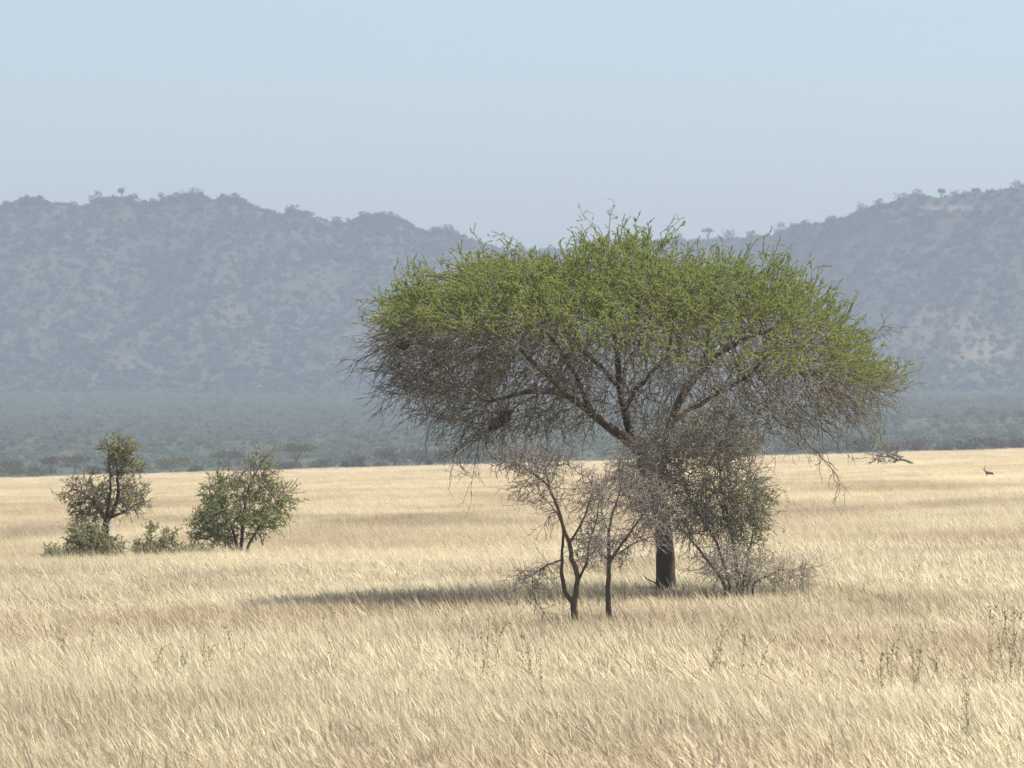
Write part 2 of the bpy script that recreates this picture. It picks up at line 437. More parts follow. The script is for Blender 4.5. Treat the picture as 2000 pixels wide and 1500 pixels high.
def build_acacia():
    rng = np.random.RandomState(7)
    root = thing('acacia_tree', 'tall flat-topped acacia with spreading green crown over dark bare twigs', 'tree', tb2); root.scale = (TSC,) * 3
    CX = (1237 - 1302) / KT
    lx = [0, .17, .28, .45, .55, .68, .83, .93, .98, 1.0]
    ltop = [505, 503, 494, 486, 488, 500, 532, 553, 576, 600]
    rx = [0, .12, .3, .5, .6, .72, .83, .9, 1.0]
    rtop = [505, 508, 504, 502, 518, 566, 626, 682, 735]
    lbot = ([0, .26, .45, .68, .78, .83, .95, 1.0], [850, 860, 875, 885, 850, 805, 770, 620])
    rbot = ([0, .12, .3, .5, .68, .83, .92, 1.0], [830, 815, 790, 850, 880, 845, 795, 742])
    lgr = ([0, .45, .83, 1.0], [608, 612, 620, 640]); rgr = ([0, .12, .3, .5, .68, .79, .88, 1.0], [612, 626, 630, 602, 622, 670, 712, 758])
    def zz(row): return (BASE_ROW - row) / KT
    def prof(rho, c, L, Rr):
        a = zz(np.interp(rho, L[0], L[1])); b = zz(np.interp(rho, Rr[0], Rr[1]))
        w = .5 + .5 * c; return a * (1 - w) + b * w
    RX, RY = 4.8, 4.5
    def env(x, y):
        dx = (x - CX) / np.where(x < CX, 4.68, 4.78); dy = y / RY; rho = np.sqrt(dx * dx + dy * dy) + 1e-6; c = dx / rho
        lump = .30 * np.sin(x * 2.1 + 1.3) * np.sin(y * 1.7 + .4) + .12 * np.sin(x * 4.3) * np.sin(y * 3.9 + 1)
        top = prof(rho, c, (lx, ltop), (rx, rtop)) + lump * (rho < .93)
        top = top - .08 + .46 * np.exp(-(np.abs(x - CX + .10) / .70) ** 4 - (np.abs(y) / 1.2) ** 4)
        return rho, c, top, prof(rho, c, lbot, rbot), prof(rho, c, lgr, rgr)
    # attraction points through the crown
    def sample(n, fn):
        o = []
        while sum(map(len, o)) < n:
            x = rng.uniform(-6.2, 5.0, 6000); y = rng.uniform(-RY, RY, 6000)
            rho, c, top, bot, gr = env(x, y); ok = rho < 1
            z = fn(rho, top, bot, gr, len(x)); ok &= ~np.isnan(z)
            o.append(np.stack([x, y, z], 1)[ok])
        return np.concatenate(o)[:n]
    up = sample(3000, lambda rho, top, bot, gr, n: rng.uniform(0, 1, n) ** .8 * (top - .2 - (gr - .35)) + gr - .35)
    def low(rho, top, bot, gr, n):
        z = bot + .15 + rng.uniform(0, 1, n) * (gr - bot - .15)
        keep = rng.uniform(0, 1, n) < np.clip((rho - .32) * 1.5, .08, 1)
        return np.where(keep, z, np.nan)
    lo = sample(1900, low)
    bq = rng.uniform(-1, 1, (160, 3)); bx_ = CX - .12 + bq[:, 0] * .66; by_ = bq[:, 1] * 1.0
    tp_ = env(bx_, by_)[2]; bump = np.stack([bx_, by_, tp_ - .1 - .35 * (bq[:, 2] + 1)], 1)
    attr = np.concatenate([up, lo, bump])
    S = Skel()
    t = S.limb([tl(1303, 1205), tl(1301, 1120), tl(1297, 1060), tl(1288, 990), tl(1276, 940), tl(1258, 898)], None, .195, .140, .2, rng, .012)
    nA = t[-1]; tz = tl(1303, 1190)[2]
    a = S.limb([tl(1236, 866, .05), tl(1198, 842, -.1), tl(1160, 808, -.2), tl(1128, 782, -.3), tl(1085, 762, -.5), tl(1020, 764, -.6), tl(950, 790, -.8)], nA, .108, .028, .2, rng, .02)
    S.limb([tl(1050, 720, -.2), tl(1010, 670, .1), tl(980, 610, .3)], a[len(a) // 2], .05, .02, .2, rng, .03)
    S.limb([tl(1120, 730, -.9), tl(1080, 670, -1.4), tl(1030, 600, -1.9)], a[len(a) // 3], .05, .02, .2, rng, .03)
    m = S.limb([tl(1228, 840, .1), tl(1216, 780, .2), tl(1207, 720, .3), tl(1200, 650, .2), tl(1188, 580, .2), tl(1190, 500, .1)], nA, .085, .022, .2, rng, .025)
    S.limb([tl(1236, 775, -.3), tl(1262, 735, -.8), tl(1300, 700, -1.2), tl(1310, 640, -1.6), tl(1330, 580, -2.0)], m[len(m) // 4], .052, .02, .2, rng, .03)
    S.limb([tl(1240, 640, .8), tl(1250, 560, .7), tl(1265, 490, .6)], m[len(m) // 2], .05, .02, .2, rng, .03)
    S.limb([tl(1150, 690, 1.2), tl(1100, 640, 2.1), tl(1050, 590, 2.8)], m[len(m) // 3], .052, .02, .2, rng, .03)
    S.limb([tl(1230, 700, 1.4), tl(1270, 650, 2.4), tl(1300, 600, 3.0)], m[len(m) // 3], .05, .02, .2, rng, .03)
    r = S.limb([tl(1297, 895, .1), tl(1306, 840, .15), tl(1330, 775, .1), tl(1362, 735, 0), tl(1392, 695, -.2), tl(1445, 668, -.4), tl(1510, 640, -.5), tl(1570, 640, -.6)], t[-4], .09, .024, .2, rng, .02)
    S.limb([tl(1400, 765, -.6), tl(1450, 740, -1.0), tl(1500, 690, -1.5), tl(1560, 680, -1.9)], r[len(r) // 4], .05, .02, .2, rng, .03)
    S.limb([tl(1400, 690, .9), tl(1450, 650, 1.8), tl(1490, 610, 2.4)], r[len(r) // 3], .05, .02, .2, rng, .03)
    S.limb([tl(1390, 620, .1), tl(1400, 560, .2)], r[len(r) // 2], .05, .02, .2, rng, .03)
    colonize(S, attr, .16, 2.2, .21, 130, rng, .32)
    R = radii(S, .0062, 2.35)
    trunk, twig, leaf = MB(), MB(), MB()
    P, kids = skel_mesh(S, R, trunk, twig, .03, rng, .07)
    # root flare
    for k in range(7):
        an = k * .9 + rng.uniform(-.2, .2)
        d = np.array([math.cos(an), math.sin(an), 0])
        chain_tube(trunk, [np.array([0, 0, .42]) + d * .12, np.array([0, 0, .12]) + d * .19, np.array([0, 0, -.12]) + d * .32], [.07, .085, .04], 6, True, .05, rng)
    N = len(P)
    dirv = np.zeros((N, 3))
    for i, p in enumerate(S.par):
        dirv[i] = P[i] - P[p] if p >= 0 else (0, 0, 1)
    dirv = nrm(dirv)
    fine = np.where((R < .022) & (np.arange(N) > 60))[0]
    x, y, z = P[fine].T
    rho, c, top, bot, gr = env(x, y)
    outd = nrm(np.stack([(x - CX), y * 1.0, np.zeros_like(x)], 1))
    high = z > gr - .15
    # --- lower bare twigs, fanning outward and down
    li = fine[~high]
    rep = np.repeat(np.arange(len(li)), 3)
    rep = rep[rng.uniform(0, 1, len(rep)) < np.where(P[li][rep][:, 0] < -1.3, .72, np.where(P[li][rep][:, 0] > 2.2, .5, .42))]
    od = outd[~high][rep]; rl = rho[~high][rep]
    d0 = nrm(dirv[li][rep] * .7 + od * (.35 + .75 * rl[:, None]) + rng.normal(0, .45, od.shape) + np.array([0, 0, -.18]))
    L = rng.uniform(.45, 1.15, len(rep)) * (.7 + .4 * rl)
    T1 = grow_twigs(P[li][rep], d0, L, 8, rng, .26, (0, 0, -.05))
    batch_tubes(twig, T1, taper(T1, .0082, .0036))
    T1s = side_twigs(T1, 1, .12, .42, rng, 3, .9, (0, 0, -.02), .4)
    batch_tubes(twig, T1s, taper(T1s, .0052, .003))
    # sparse young leaves on a few lower twigs
    k = rng.uniform(0, 1, len(T1s)) < .05 + .22 * (T1s[:, 0, 0] > 2.6)
    leaves_on(leaf, T1s[k], 7, .045, .017, rng)
    # --- upper shoots, feathered with leaves
    hi = fine[high]
    rep = np.repeat(np.arange(len(hi)), 2)
    od = outd[high][rep]; rh = rho[high][rep]
    d0 = nrm(dirv[hi][rep] * .6 + od * (.25 + .8 * rh[:, None]) + rng.normal(0, .42, od.shape) + np.array([0, 0, .42]) * (1 - .55 * rh[:, None]))
    L = rng.uniform(.28, .72, len(rep))
    T2 = grow_twigs(P[hi][rep], d0, L, 5, rng, .22, (0, 0, .02))
    batch_tubes(twig, T2, taper(T2, .0055, .003))
    T2s = side_twigs(T2, 2, .10, .32, rng, 3, .75, (0, 0, .03))
    batch_tubes(twig, T2s, taper(T2s, .004, .0025))
    def green(T, per, l, w, fade=.30):
        q = T[:, -1]; _, _, tp, _, g = env(q[:, 0], q[:, 1])
        pads = np.array([mnoise.noise(Vector((a * .95, b * .95, c_ * 1.7))) for a, b, c_ in q])
        pr = np.clip((q[:, 2] - g + .20 +   .33 * pads + rng.normal(0, .18, len(q))) / fade, 0, 1)
        pr = pr * np.clip(.95 + 1.25 * pads + .5 * (q[:, 2] - tp + .45), .16, 1)
        kk = rng.uniform(0, 1, len(q)) < pr
        leaves_on(leaf, T[kk], per, l, w, rng, .1, .62)
    green(T2, 62, .045, .0128, .48); green(T2s, 42, .043, .012, .48)
    # long wispy shoots that break the outline
    sel = rng.choice(len(T2), 650, replace=False)
    tip = T2[sel, -1]; _, _, tp, _, _ = env(tip[:, 0], tip[:, 1])
    ok = tip[:, 2] > tp - .5; tip = tip[ok]; dd = nrm(T2[sel, -1] - T2[sel, -3])[ok]
    T3 = grow_twigs(tip, nrm(dd + np.array([0, 0, .25])), rng.uniform(.12, .34, len(tip)), 5, rng, .22)
    batch_tubes(twig, T3, taper(T3, .005, .003)); leaves_on(leaf, T3, 26, .045, .014, rng)
    # drooping sprays seen against the hills and the field
    def droop(a, pts, r0=.014, q=1.0):
        pts = [tl(*p) for p in pts]; pts = [S.P[S.near(pts[0])]] + pts
        Q = np.array(pts); chain_tube(twig, Q, np.linspace(r0, .004, len(Q)), 4)
        n = len(Q); seg = [Q[i:i + 2] for i in range(1, n - 1)]
        B = np.array([np.linspace(s[0], s[1], 3) for s in seg])
        s1 = side_twigs(B, 4, .2 * q, .6 * q, rng, 4, .8, (0, 0, -.08)); batch_tubes(twig, s1, taper(s1, .0055, .003))
        s2 = side_twigs(s1, 2, .1 * q, .3 * q, rng, 3, .8, (0, 0, -.05)); batch_tubes(twig, s2, taper(s2, .004, .0025))
        return s2
    droop(0, [(960, 800, -1.2), (945, 835, -1.3), (935, 870, -1.3), (928, 905, -1.35), (922, 945, -1.35)])
    droop(0, [(930, 810, -1.0), (900, 860, -1.1), (888, 890, -1.1), (884, 915, -1.1)], .01)
    droop(0, [(1000, 800, -1.4), (975, 850, -1.4), (990, 885, -1.5)], .01)
    droop(0, [(760, 670, -.3), (730, 690, -.3), (700, 704, -.3), (672, 702, -.3)], .009)
    droop(0, [(790, 770, -.4), (750, 782, -.4), (742, 812, -.4)], .009)
    g1 = droop(0, [(1520, 780, -1.0), (1540, 830, -1.1), (1570, 865, -1.1), (1600, 895, -1.1), (1630, 930, -1.15), (1634, 955, -1.15)], .013)
    g2 = droop(0, [(1620, 760, -.8), (1660, 800, -.8), (1690, 835, -.9), (1705, 850, -.9)], .012)
    g3 = droop(0, [(1690, 720, -.3), (1725, 745, -.3), (1765, 745, -.3)], .01)
    g4 = droop(0, [(1660, 680, -.3), (1705, 660, -.3), (1728, 628, -.3)], .01)
    for g_ in (g2, g3, g4): leaves_on(leaf, g_, 9, .045, .016, rng)
    k = rng.uniform(0, 1, len(g1)) < .4; leaves_on(leaf, g1[k], 6, .042, .016, rng)
    for pts in ([(1010, 470, -.3), (975, 458, -.3)], [(1290, 455, 0), (1320, 437, 0)], [(1190, 440, 0), (1194, 405, 0)], [(1170, 445, 0), (1135, 420, 0)], [(740, 588, 0), (706, 583, 0)]):
        s = droop(0, pts, .008, .5); leaves_on(leaf, s, 9, .04, .013, rng)
    # low stray sticks at the trunk foot
    for pts in ([(1285, 1140, -.2), (1262, 1130, -.25), (1254, 1120, -.3)], [(1285, 1148, -.2), (1245, 1146, -.4)]):
        Q = np.array([tl(*p) for p in pts]); chain_tube(twig, Q, np.linspace(.014, .006, len(Q)), 4)
    trunk.build('trunk', M_BARK, root, True)
    twig.build('twigs', M_TWIG, root)
    leaf.build('crown', M_LEAF, root)
    print('acacia nodes', N, 'twig verts', twig.n, 'leaf quads', leaf.n // 4)
    return root

# ------------------------------------------------------------------ smaller woody plants
def woody(name, label, cat, Y, bx, stems, blobs, seed, mats, parts=('trunk', 'twigs', 'crown'), nattr=500, step=.1, dk=.13, di=1.2,
          tw=(2, .15, .4, .0045, .0026), side=(2, .08, .2), leaf=None, leafzone=None, bend=(0, 0, 0), split=.02, jitter=.35, group=None, twig_up=.1, rtip=.005, wander=.3):
    """stems: list of (pts[(px,py,dy)], r0, r1, start) in photo pixels at distance Y; blobs: (px,py,rx_px,rz_px,ry_m,weight)"""
    rng = np.random.RandomState(seed)
    x = (bx - 1000) / F * Y; K = F / Y; row = H0 + (CAMZ - gz(x)) * K
    root = thing(name, label, cat, (x, Y, gz(x)), 0, group)
    def L(px, py, dy=0.0): return np.array([(px - bx) / K, dy, (row - py) / K])
    S = Skel(); ids = []
    for pts, r0, r1, start in stems:
        p = [L(*q) for q in pts]
        if start is None:
            p = [np.array([p[0][0], p[0][1], -.08])] + p
            ids.append(S.limb(p, None, r0, r1, step, rng, step * .08))
        else:
            ids.append(S.limb(p, S.near(L(*start)), r0, r1, step, rng, step * .1))
    A = []
    wt = sum(b[5] for b in blobs)
    for px, py, a, b, ry, w in blobs:
        n = int(nattr * w / wt); u = nrm(rng.normal(0, 1, (n, 3))) * (rng.uniform(0, 1, (n, 1)) ** .4)
        A.append(L(px, py) + u * np.array([a / K, ry, b / K]))
    A = np.concatenate(A); A = A[A[:, 2] > .05]
    colonize(S, A, step, di, dk, 120, rng, jitter)
    R = radii(S, rtip, 2.3)
    trunk, twig, lf = MB(), MB(), MB()
    P, kids = skel_mesh(S, R, trunk, twig, split, rng, .06)
    N = len(P); dirv = nrm(np.array([P[i] - P[p] if p >= 0 else np.array([0, 0, 1.0]) for i, p in enumerate(S.par)]))
    fine = np.where(R < rtip * 3.2)[0]
    cen = A.mean(0); rep = np.repeat(fine, tw[0])
    d0 = nrm(dirv[rep] * .7 + nrm(P[rep] - cen) * .45 + rng.normal(0, .5, (len(rep), 3)) + np.array([0, 0, twig_up]))
    T1 = grow_twigs(P[rep], d0, rng.uniform(tw[1], tw[2], len(rep)), 4, rng, wander, bend)
    batch_tubes(twig, T1, taper(T1, tw[3], tw[4]))
    T2 = side_twigs(T1, side[0], side[1], side[2], rng, 2, .9, bend); batch_tubes(twig, T2, taper(T2, tw[3] * .8, tw[4]))
    if leaf:
        per, l, w, frac = leaf
        for T, pp in ((T1, per), (T2, max(2, per // 2))):
            q = T[:, -1]
            pr = np.full(len(q), frac, float)
            if leafzone is not None: pr = pr * leafzone(q[:, 0] * K + bx, row - q[:, 2] * K)
            kk = rng.uniform(0, 1, len(q)) < pr
            leaves_on(lf, T[kk], pp, l, w, rng, .1, 1.0, .1)
    trunk.build(parts[0], mats[0], root, True)
    twig.build(parts[1], mats[1], root)
    if lf.n: lf.build(parts[2], mats[2], root)
    print(name, seed, N, twig.n, lf.n // 4)
    return root

def saplings():
    woody('thorn_sapling', 'small leafless grey thorn tree with forked crooked trunk before the acacia', 'tree', 76.9, 1124, [
        ([(1124, 1215), (1120, 1178)], .055, .05, None),
        ([(1102, 1157), (1097, 1112, .03), (1099, 1074, .06), (1101, 1042, .08), (1092, 1005, .1), (1074, 985, .12), (1058, 968, .15)], .034, .006, (1120, 1178)),
        ([(1128, 1145), (1127, 1112), (1115, 1090), (1114, 1065), (1103, 1042), (1094, 1006), (1082, 971), (1068, 946), (1040, 922), (1008, 903), (985, 895)], .042, .008, (1120, 1178)),
        ([(1064, 915, -.1), (1058, 890, -.1)], .014, .006, (1072, 955)),
        ([(1135, 1026, .1), (1151, 984, .1), (1161, 946, .1), (1150, 932, .1)], .02, .006, (1112, 1060)),
        ([(1147, 1099, -.1), (1148, 1067, -.1), (1165, 1020, -.1), (1170, 960, -.1)], .02, .006, (1128, 1138)),
        ([(1062, 1106, -.1), (1036, 1128, -.1), (1017, 1131, -.1)], .014, .004, (1098, 1095)),
        ([(1045, 1175, -.1), (1060, 1195, -.1)], .008, .003, (1036, 1128)),
        ([(1078, 1000, .2), (1063, 1030, .2)], .01, .004, (1094, 1006)),
    ], [(1040, 903, 78, 25, .75, 5), (1060, 950, 55, 35, .6, 1.3), (1150, 960, 40, 45, .5, 2.0), (1150, 1055, 45, 45, .5, 1.5), (1050, 1120, 45, 30, .4, .8)],
        11, (M_SAP, M_GREY, None), nattr=330, step=.07, dk=.11, di=.9, tw=(2, .12, .36, .0046, .0028), side=(2, .06, .18), split=.014, rtip=.0045, twig_up=.0, wander=.4)
    woody('thorn_sapling', 'thin bare thorn sapling with single straight reddish stem beside forked one', 'tree', 78.6, 1190, [
        ([(1190, 1205), (1187, 1144), (1191, 1106), (1188, 1064), (1191, 1022), (1199, 994), (1209, 965), (1215, 930)], .052, .008, None),
        ([(1199, 1083, -.05), (1228, 1042, -.1), (1254, 1006, -.1), (1268, 985, -.1)], .024, .006, (1190, 1100)),
        ([(1240, 1060, .1), (1275, 1045, .1), (1300, 1020, .1)], .014, .005, (1199, 1083)),
        ([(1170, 1075, .1), (1160, 1040, .1)], .012, .005, (1189, 1095)),
        ([(1175, 1000, .2), (1170, 950, .3)], .014, .005, (1190, 1040)),
    ], [(1215, 940, 50, 50, .6, 2.2), (1262, 985, 50, 60, .6, 3), (1200, 1060, 55, 40, .5, 1.6), (1280, 1040, 40, 30, .4, 1)],
        12, (M_SAP, M_GREY, None), nattr=300, step=.07, dk=.11, di=.9, tw=(2, .12, .36, .0046, .0028), side=(2, .06, .18), split=.014, rtip=.0045, twig_up=0, wander=.4)
    def gzn(px, py): return np.maximum(np.clip((px - 1400) / 70, .03, 1) * np.clip((py - 925) / 50, .05, 1), .5 * np.exp(-((px - 1345) / 45) ** 2 - ((py - 1000) / 35) ** 2))
    woody('thorn_bush', 'tangled grey-brown thorn shrub with green fringe leaning on the acacia trunk', 'shrub', 92.2, 1425, [
        ([(1425, 1140), (1400, 1060), (1350, 980), (1320, 900), (1310, 830)], .03, .01, None),
        ([(1440, 1140), (1432, 1050), (1410, 960), (1400, 870), (1395, 810)], .028, .01, None),
        ([(1450, 1140), (1468, 1060), (1475, 980), (1465, 910)], .026, .009, None),
        ([(1415, 1140, -.2), (1370, 1080, -.4), (1320, 1020, -.5), (1285, 960, -.5)], .03, .008, None),
        ([(1445, 1140, .2), (1430, 1040, .5), (1390, 930, .8), (1360, 850, .8)], .03, .01, None),
    ], [(1375, 885, 112, 92, .9, 7), (1285, 925, 75, 92, .7, 5.5), (1440, 985, 70, 72, .8, 4), (1365, 1012, 75, 40, .7, 2)],
        13, (M_SAP, M_PALE, M_LEAF), parts=('trunk', 'twigs', 'crown'), nattr=1150, step=.09, dk=.135, di=1.3, tw=(2, .18, .55, .0060, .0036), side=(2, .08, .28), split=.018, rtip=.007,
        leaf=(13, .05, .017, .42), leafzone=gzn, bend=(0, 0, -.10), wander=.35)
    woody('dead_bush', 'low grey leafless bush sprawling in straw grass right of the acacia trunk', 'shrub', 91.0, 1455, [
        ([(1440, 1135), (1410, 1110), (1385, 1095)], .022, .006, None),
        ([(1460, 1140), (1480, 1105), (1500, 1085)], .022, .006, None),
        ([(1470, 1140), (1520, 1112), (1565, 1110), (1600, 1106)], .024, .005, None),
        ([(1450, 1140), (1440, 1100), (1430, 1075)], .02, .006, None),
    ], [(1440, 1110, 70, 36, .6, 3.6), (1520, 1122, 75, 22, .6, 2.6)],
        14, (M_SAP, M_PALE, None), nattr=620, step=.08, dk=.11, di=.9, tw=(2, .14, .4, .0045, .0025), side=(2, .07, .2), split=.014, rtip=.0045, twig_up=.05)

def left_group():
    def z1(px, py): return np.where(py < 925, .9, .26) * np.where(px < 190, 1.15, .9)
    woody('thorn_tree', 'gnarled brown tree with tall narrow top and wide lower twigs', 'tree', 145, 207, [
        ([(208, 1085), (206, 1040), (207, 1015)], .10, .085, None),
        ([(222, 1000), (232, 965), (228, 920), (226, 880), (232, 862)], .06, .012, (207, 1015)),
        ([(212, 985, .1), (216, 940, .1), (212, 890, .1), (210, 872, .1)], .05, .012, (207, 1015)),
        ([(196, 1000), (180, 975), (160, 960), (140, 955)], .05, .012, (207, 1015)),
        ([(243, 1000), (262, 985), (276, 985)], .045, .012, (207, 1015)),
        ([(200, 990, -.5), (185, 960, -.9)], .04, .012, (207, 1015)),
        ([(220, 990, .6), (245, 965, .9)], .04, .012, (207, 1015)),
    ], [(228, 884, 25, 22, .4, 4.2), (224, 925, 19, 32, .35, 2.0), (175, 965, 55, 35, .8, 3.2), (248, 975, 42, 38, .8, 2.6), (255, 910, 24, 28, .4, .5), (165, 1000, 35, 22, .6, 1.2)],
        21, (M_BARK, M_TWIG, M_LEAF_OLIVE), nattr=640, step=.12, dk=.16, di=1.4, tw=(2, .14, .38, .009, .006), side=(2, .1, .28), split=.03, rtip=.009,
        leaf=(11, .075, .034, .8), leafzone=z1)
    woody('green_bush', 'large rounded green bush touching ground, taller of the pair in left field', 'shrub', 148, 465, [
        ([(465, 1075), (450, 1020), (430, 975), (415, 950)], .05, .012, None),
        ([(470, 1075), (475, 1010), (485, 950), (510, 905), (514, 892)], .06, .012, None),
        ([(480, 1075), (505, 1030), (535, 985), (560, 965)], .05, .01, None),
        ([(460, 1075, -.4), (420, 1040, -.8), (390, 1010, -1)], .04, .01, None),
        ([(470, 1075, .4), (470, 1000, .8), (455, 940, .9)], .04, .01, None),
    ], [(470, 995, 88, 62, 1.25, 6), (415, 1030, 42, 35, .8, 1.6), (505, 930, 42, 40, .7, 2), (530, 985, 38, 45, .8, 1.5), (440, 945, 38, 25, .7, 1.2)],
        22, (M_BARK, M_TWIG, M_LEAF_BUSH), nattr=440, step=.13, dk=.2, di=1.5, tw=(2, .2, .58, .009, .006), side=(2, .1, .28), split=.03, rtip=.008, wander=.25,
        leaf=(13, .072, .028, .85), leafzone=lambda px, py: np.clip(.35 + (py - 930) / 120, .35, 1))
    woody('grey_shrub', 'dense grey-green shrub at foot of the narrow-topped brown tree', 'shrub', 140, 178, [
        ([(178, 1095), (170, 1060), (160, 1035)], .03, .01, None), ([(190, 1095), (200, 1060), (205, 1040)], .03, .01, None), ([(182, 1095, -.3), (180, 1050, -.4)], .03, .01, None),
    ], [(172, 1058, 42, 30, .7, 3), (212, 1076, 30, 16, .5, 1), (185, 1038, 22, 16, .4, .8)], 23, (M_BARK, M_TWIG, M_LEAF_GREY), nattr=230, step=.1, dk=.14, di=1,
        tw=(2, .15, .38, .007, .004), side=(2, .08, .2), leaf=(11, .07, .035, .85), rtip=.006)
    woody('grey_shrub', 'tiny grey-green shrub low in grass at far left edge of the shrub group', 'shrub', 141, 112, [
        ([(112, 1092), (105, 1078)], .02, .008, None), ([(114, 1092), (125, 1078)], .02, .008, None),
    ], [(112, 1082, 26, 11, .4, 1)], 24, (M_BARK, M_TWIG, M_LEAF_GREY), nattr=110, step=.08, dk=.12, di=.9, tw=(2, .12, .3, .006, .004), side=(2, .07, .16), leaf=(9, .06, .03, .8), rtip=.005)
    woody('olive_shrub', 'low olive shrub with one taller green sprig between the two left trees', 'shrub', 143, 305, [
        ([(300, 1090), (296, 1060), (294, 1035)], .02, .007, None), ([(310, 1090), (318, 1060), (325, 1045)], .02, .007, None), ([(295, 1090), (272, 1072)], .02, .007, None),
    ], [(305, 1072, 42, 17, .5, 3), (294, 1035, 14, 8, .2, .7), (325, 1048, 12, 12, .3, .5)], 25, (M_BARK, M_TWIG, M_LEAF_OLIVE), nattr=220, step=.09, dk=.13, di=1,
        tw=(2, .12, .34, .006, .004), side=(2, .07, .18), leaf=(9, .065, .032, .75), rtip=.005)
    woody('dark_shrub', 'dark brownish straggly shrub at left foot of the rounded green bush', 'shrub', 146, 368, [
        ([(368, 1088), (350, 1075)], .02, .007, None), ([(372, 1088), (388, 1075)], .02, .007, None),
    ], [(368, 1078, 38, 11, .5, 1)], 26, (M_BARK, M_TWIG, M_LEAF_BUSH), nattr=150, step=.08, dk=.12, di=.9, tw=(2, .12, .32, .008, .005), side=(2, .07, .18), leaf=(6, .06, .03, .6), rtip=.006)

def fallen_tree():
    woody('fallen_tree', 'bleached dead tree lying fallen in the far grass with bare branches', 'dead tree', 575, 1760, [
        ([(1785, 906), (1768, 899), (1755, 897), (1745, 902)], .17, .09, None),
        ([(1750, 890), (1753, 880)], .09, .05, (1762, 898)),
        ([(1738, 893), (1722, 890), (1700, 905)], .09, .035, (1755, 897)),
        ([(1740, 885, .3), (1735, 877, .3)], .07, .03, (1750, 893)),
        ([(1728, 884, -.3), (1712, 889, -.3), (1702, 887, -.3)], .06, .03, (1742, 892)),
    ], [(1735, 888, 26, 9, 1.0, 3), (1720, 898, 20, 7, .8, 1)], 31, (M_DEAD, M_DEAD, None), parts=('trunk', 'branches', 'crown'), nattr=55, step=.25, dk=.33, di=3,
        tw=(2, .3, .9, .036, .022), side=(1, .2, .5), split=.05, rtip=.034)

# ------------------------------------------------------------------ nests
def nest(label, px, py, Y, ln, wd, tilt, seed):
    rng = np.random.RandomState(seed)
    p = at(px, py, Y)
    root = thing('bird_nest', label, 'nest', p, 0, 'bird nests in the acacia')
    ax = np.array([math.cos(tilt), 0, math.sin(tilt)])
    t = np.linspace(-.5, .5, 12)
    prof = np.interp(t, [-.5, -.3, 0, .2, .38, .5], [.1, .42, .85, 1, .75, .25]) * wd * .5
    mb = MB()
    chain_tube(mb, [ax * ln * q + np.array([0, 0, -.03 * (1 - 4 * q * q)]) for q in t], prof, 14, True, .07, rng)
    mb.build('woven_body', M_NEST, root, True)
    st = MB(); n = 260
    q = rng.uniform(-.5, .5, n); r = np.interp(q, t, prof)
    u = nrm(rng.normal(0, 1, (n, 3))); pos = ax * (q * ln)[:, None] + u * r[:, None] * .95
    T = grow_twigs(pos, nrm(ax * -1 + rng.normal(0, .7, (n, 3))), rng.uniform(.05, .13, n), 3, rng, .3)
    batch_tubes(st, T, taper(T, .003, .002)); 
    up = grow_twigs(np.repeat((ax * ln * .45)[None], 5, 0), rng.normal(0, .35, (5, 3)) + np.array([.2, 0, 1]), rng.uniform(.25, .4, 5), 4, rng, .2)
    batch_tubes(st, up, taper(up, .006, .004)); st.build('loose_straws', M_NEST, root)

# ------------------------------------------------------------------ far trees
def far_tree(name, label, cat, loc, h, w, kind, seed, mat, nleaf, ls, group, trunk_h=None):
    rng = np.random.RandomState(seed)
    root = thing(name, label, cat, loc, 0, group)
    tk, lf = MB(), MB()
    if kind == 'flat':
        cb, th = .70 * h, .26 * h
    elif kind == 'narrow':
        cb, th = .12 * h, .86 * h
    else:
        cb, th = .18 * h, .8 * h
    # limbs
    n = 6
    for i in range(n):
        a = rng.uniform(0, 2 * np.pi); rr = w * .36 * rng.uniform(.3, 1)
        tip = np.array([math.cos(a) * rr, math.sin(a) * rr, cb + th * rng.uniform(.1, .6)])
        mid = np.array([tip[0] * .25, tip[1] * .25, cb * .6 + rng.uniform(0, .08) * h])
        chain_tube(tk, [np.array([rng.normal(0, .02 * w), 0, -.15]), np.array([0, 0, cb * .3]), mid, tip], [.035 * h, .03 * h, .02 * h, .006 * h], 5, True)
    # crown clumps
    nc = 16 if kind != 'narrow' else 9
    cl = []
    for i in range(nc):
        a = rng.uniform(0, 2 * np.pi); rr = math.sqrt(rng.uniform(0, 1)) * .40
        if kind == 'flat':
            z = cb + th * (.35 + .35 * rng.uniform() - .5 * rr); s = np.array([.17 * w, .17 * w, th * .36])
        else:
            zt = rng.uniform(.15, .85); rr *= 1.15 * math.sqrt(max(.1, 1 - (2 * zt - .8) ** 2)); z = cb + th * zt; s = np.array([.19 * w, .19 * w, .17 * th])
        cl.append((np.array([math.cos(a) * rr * w, math.sin(a) * rr * w, z]), s * rng.uniform(.7, 1.25)))
    per = nleaf // nc
    for c, s in cl:
        u = nrm(rng.normal(0, 1, (per, 3))) * rng.uniform(.3, 1.08, (per, 1)) ** .5
        leaf_quads(lf, c + u * s, rng.normal(0, 1, (per, 3)) + u * .5, ls * rng.uniform(.6, 1.4, per), ls * .7 * rng.uniform(.6, 1.3, per), rng)
    tk.build('trunk', M_BARK, root, True); lf.build('crown', mat, root)
    return root

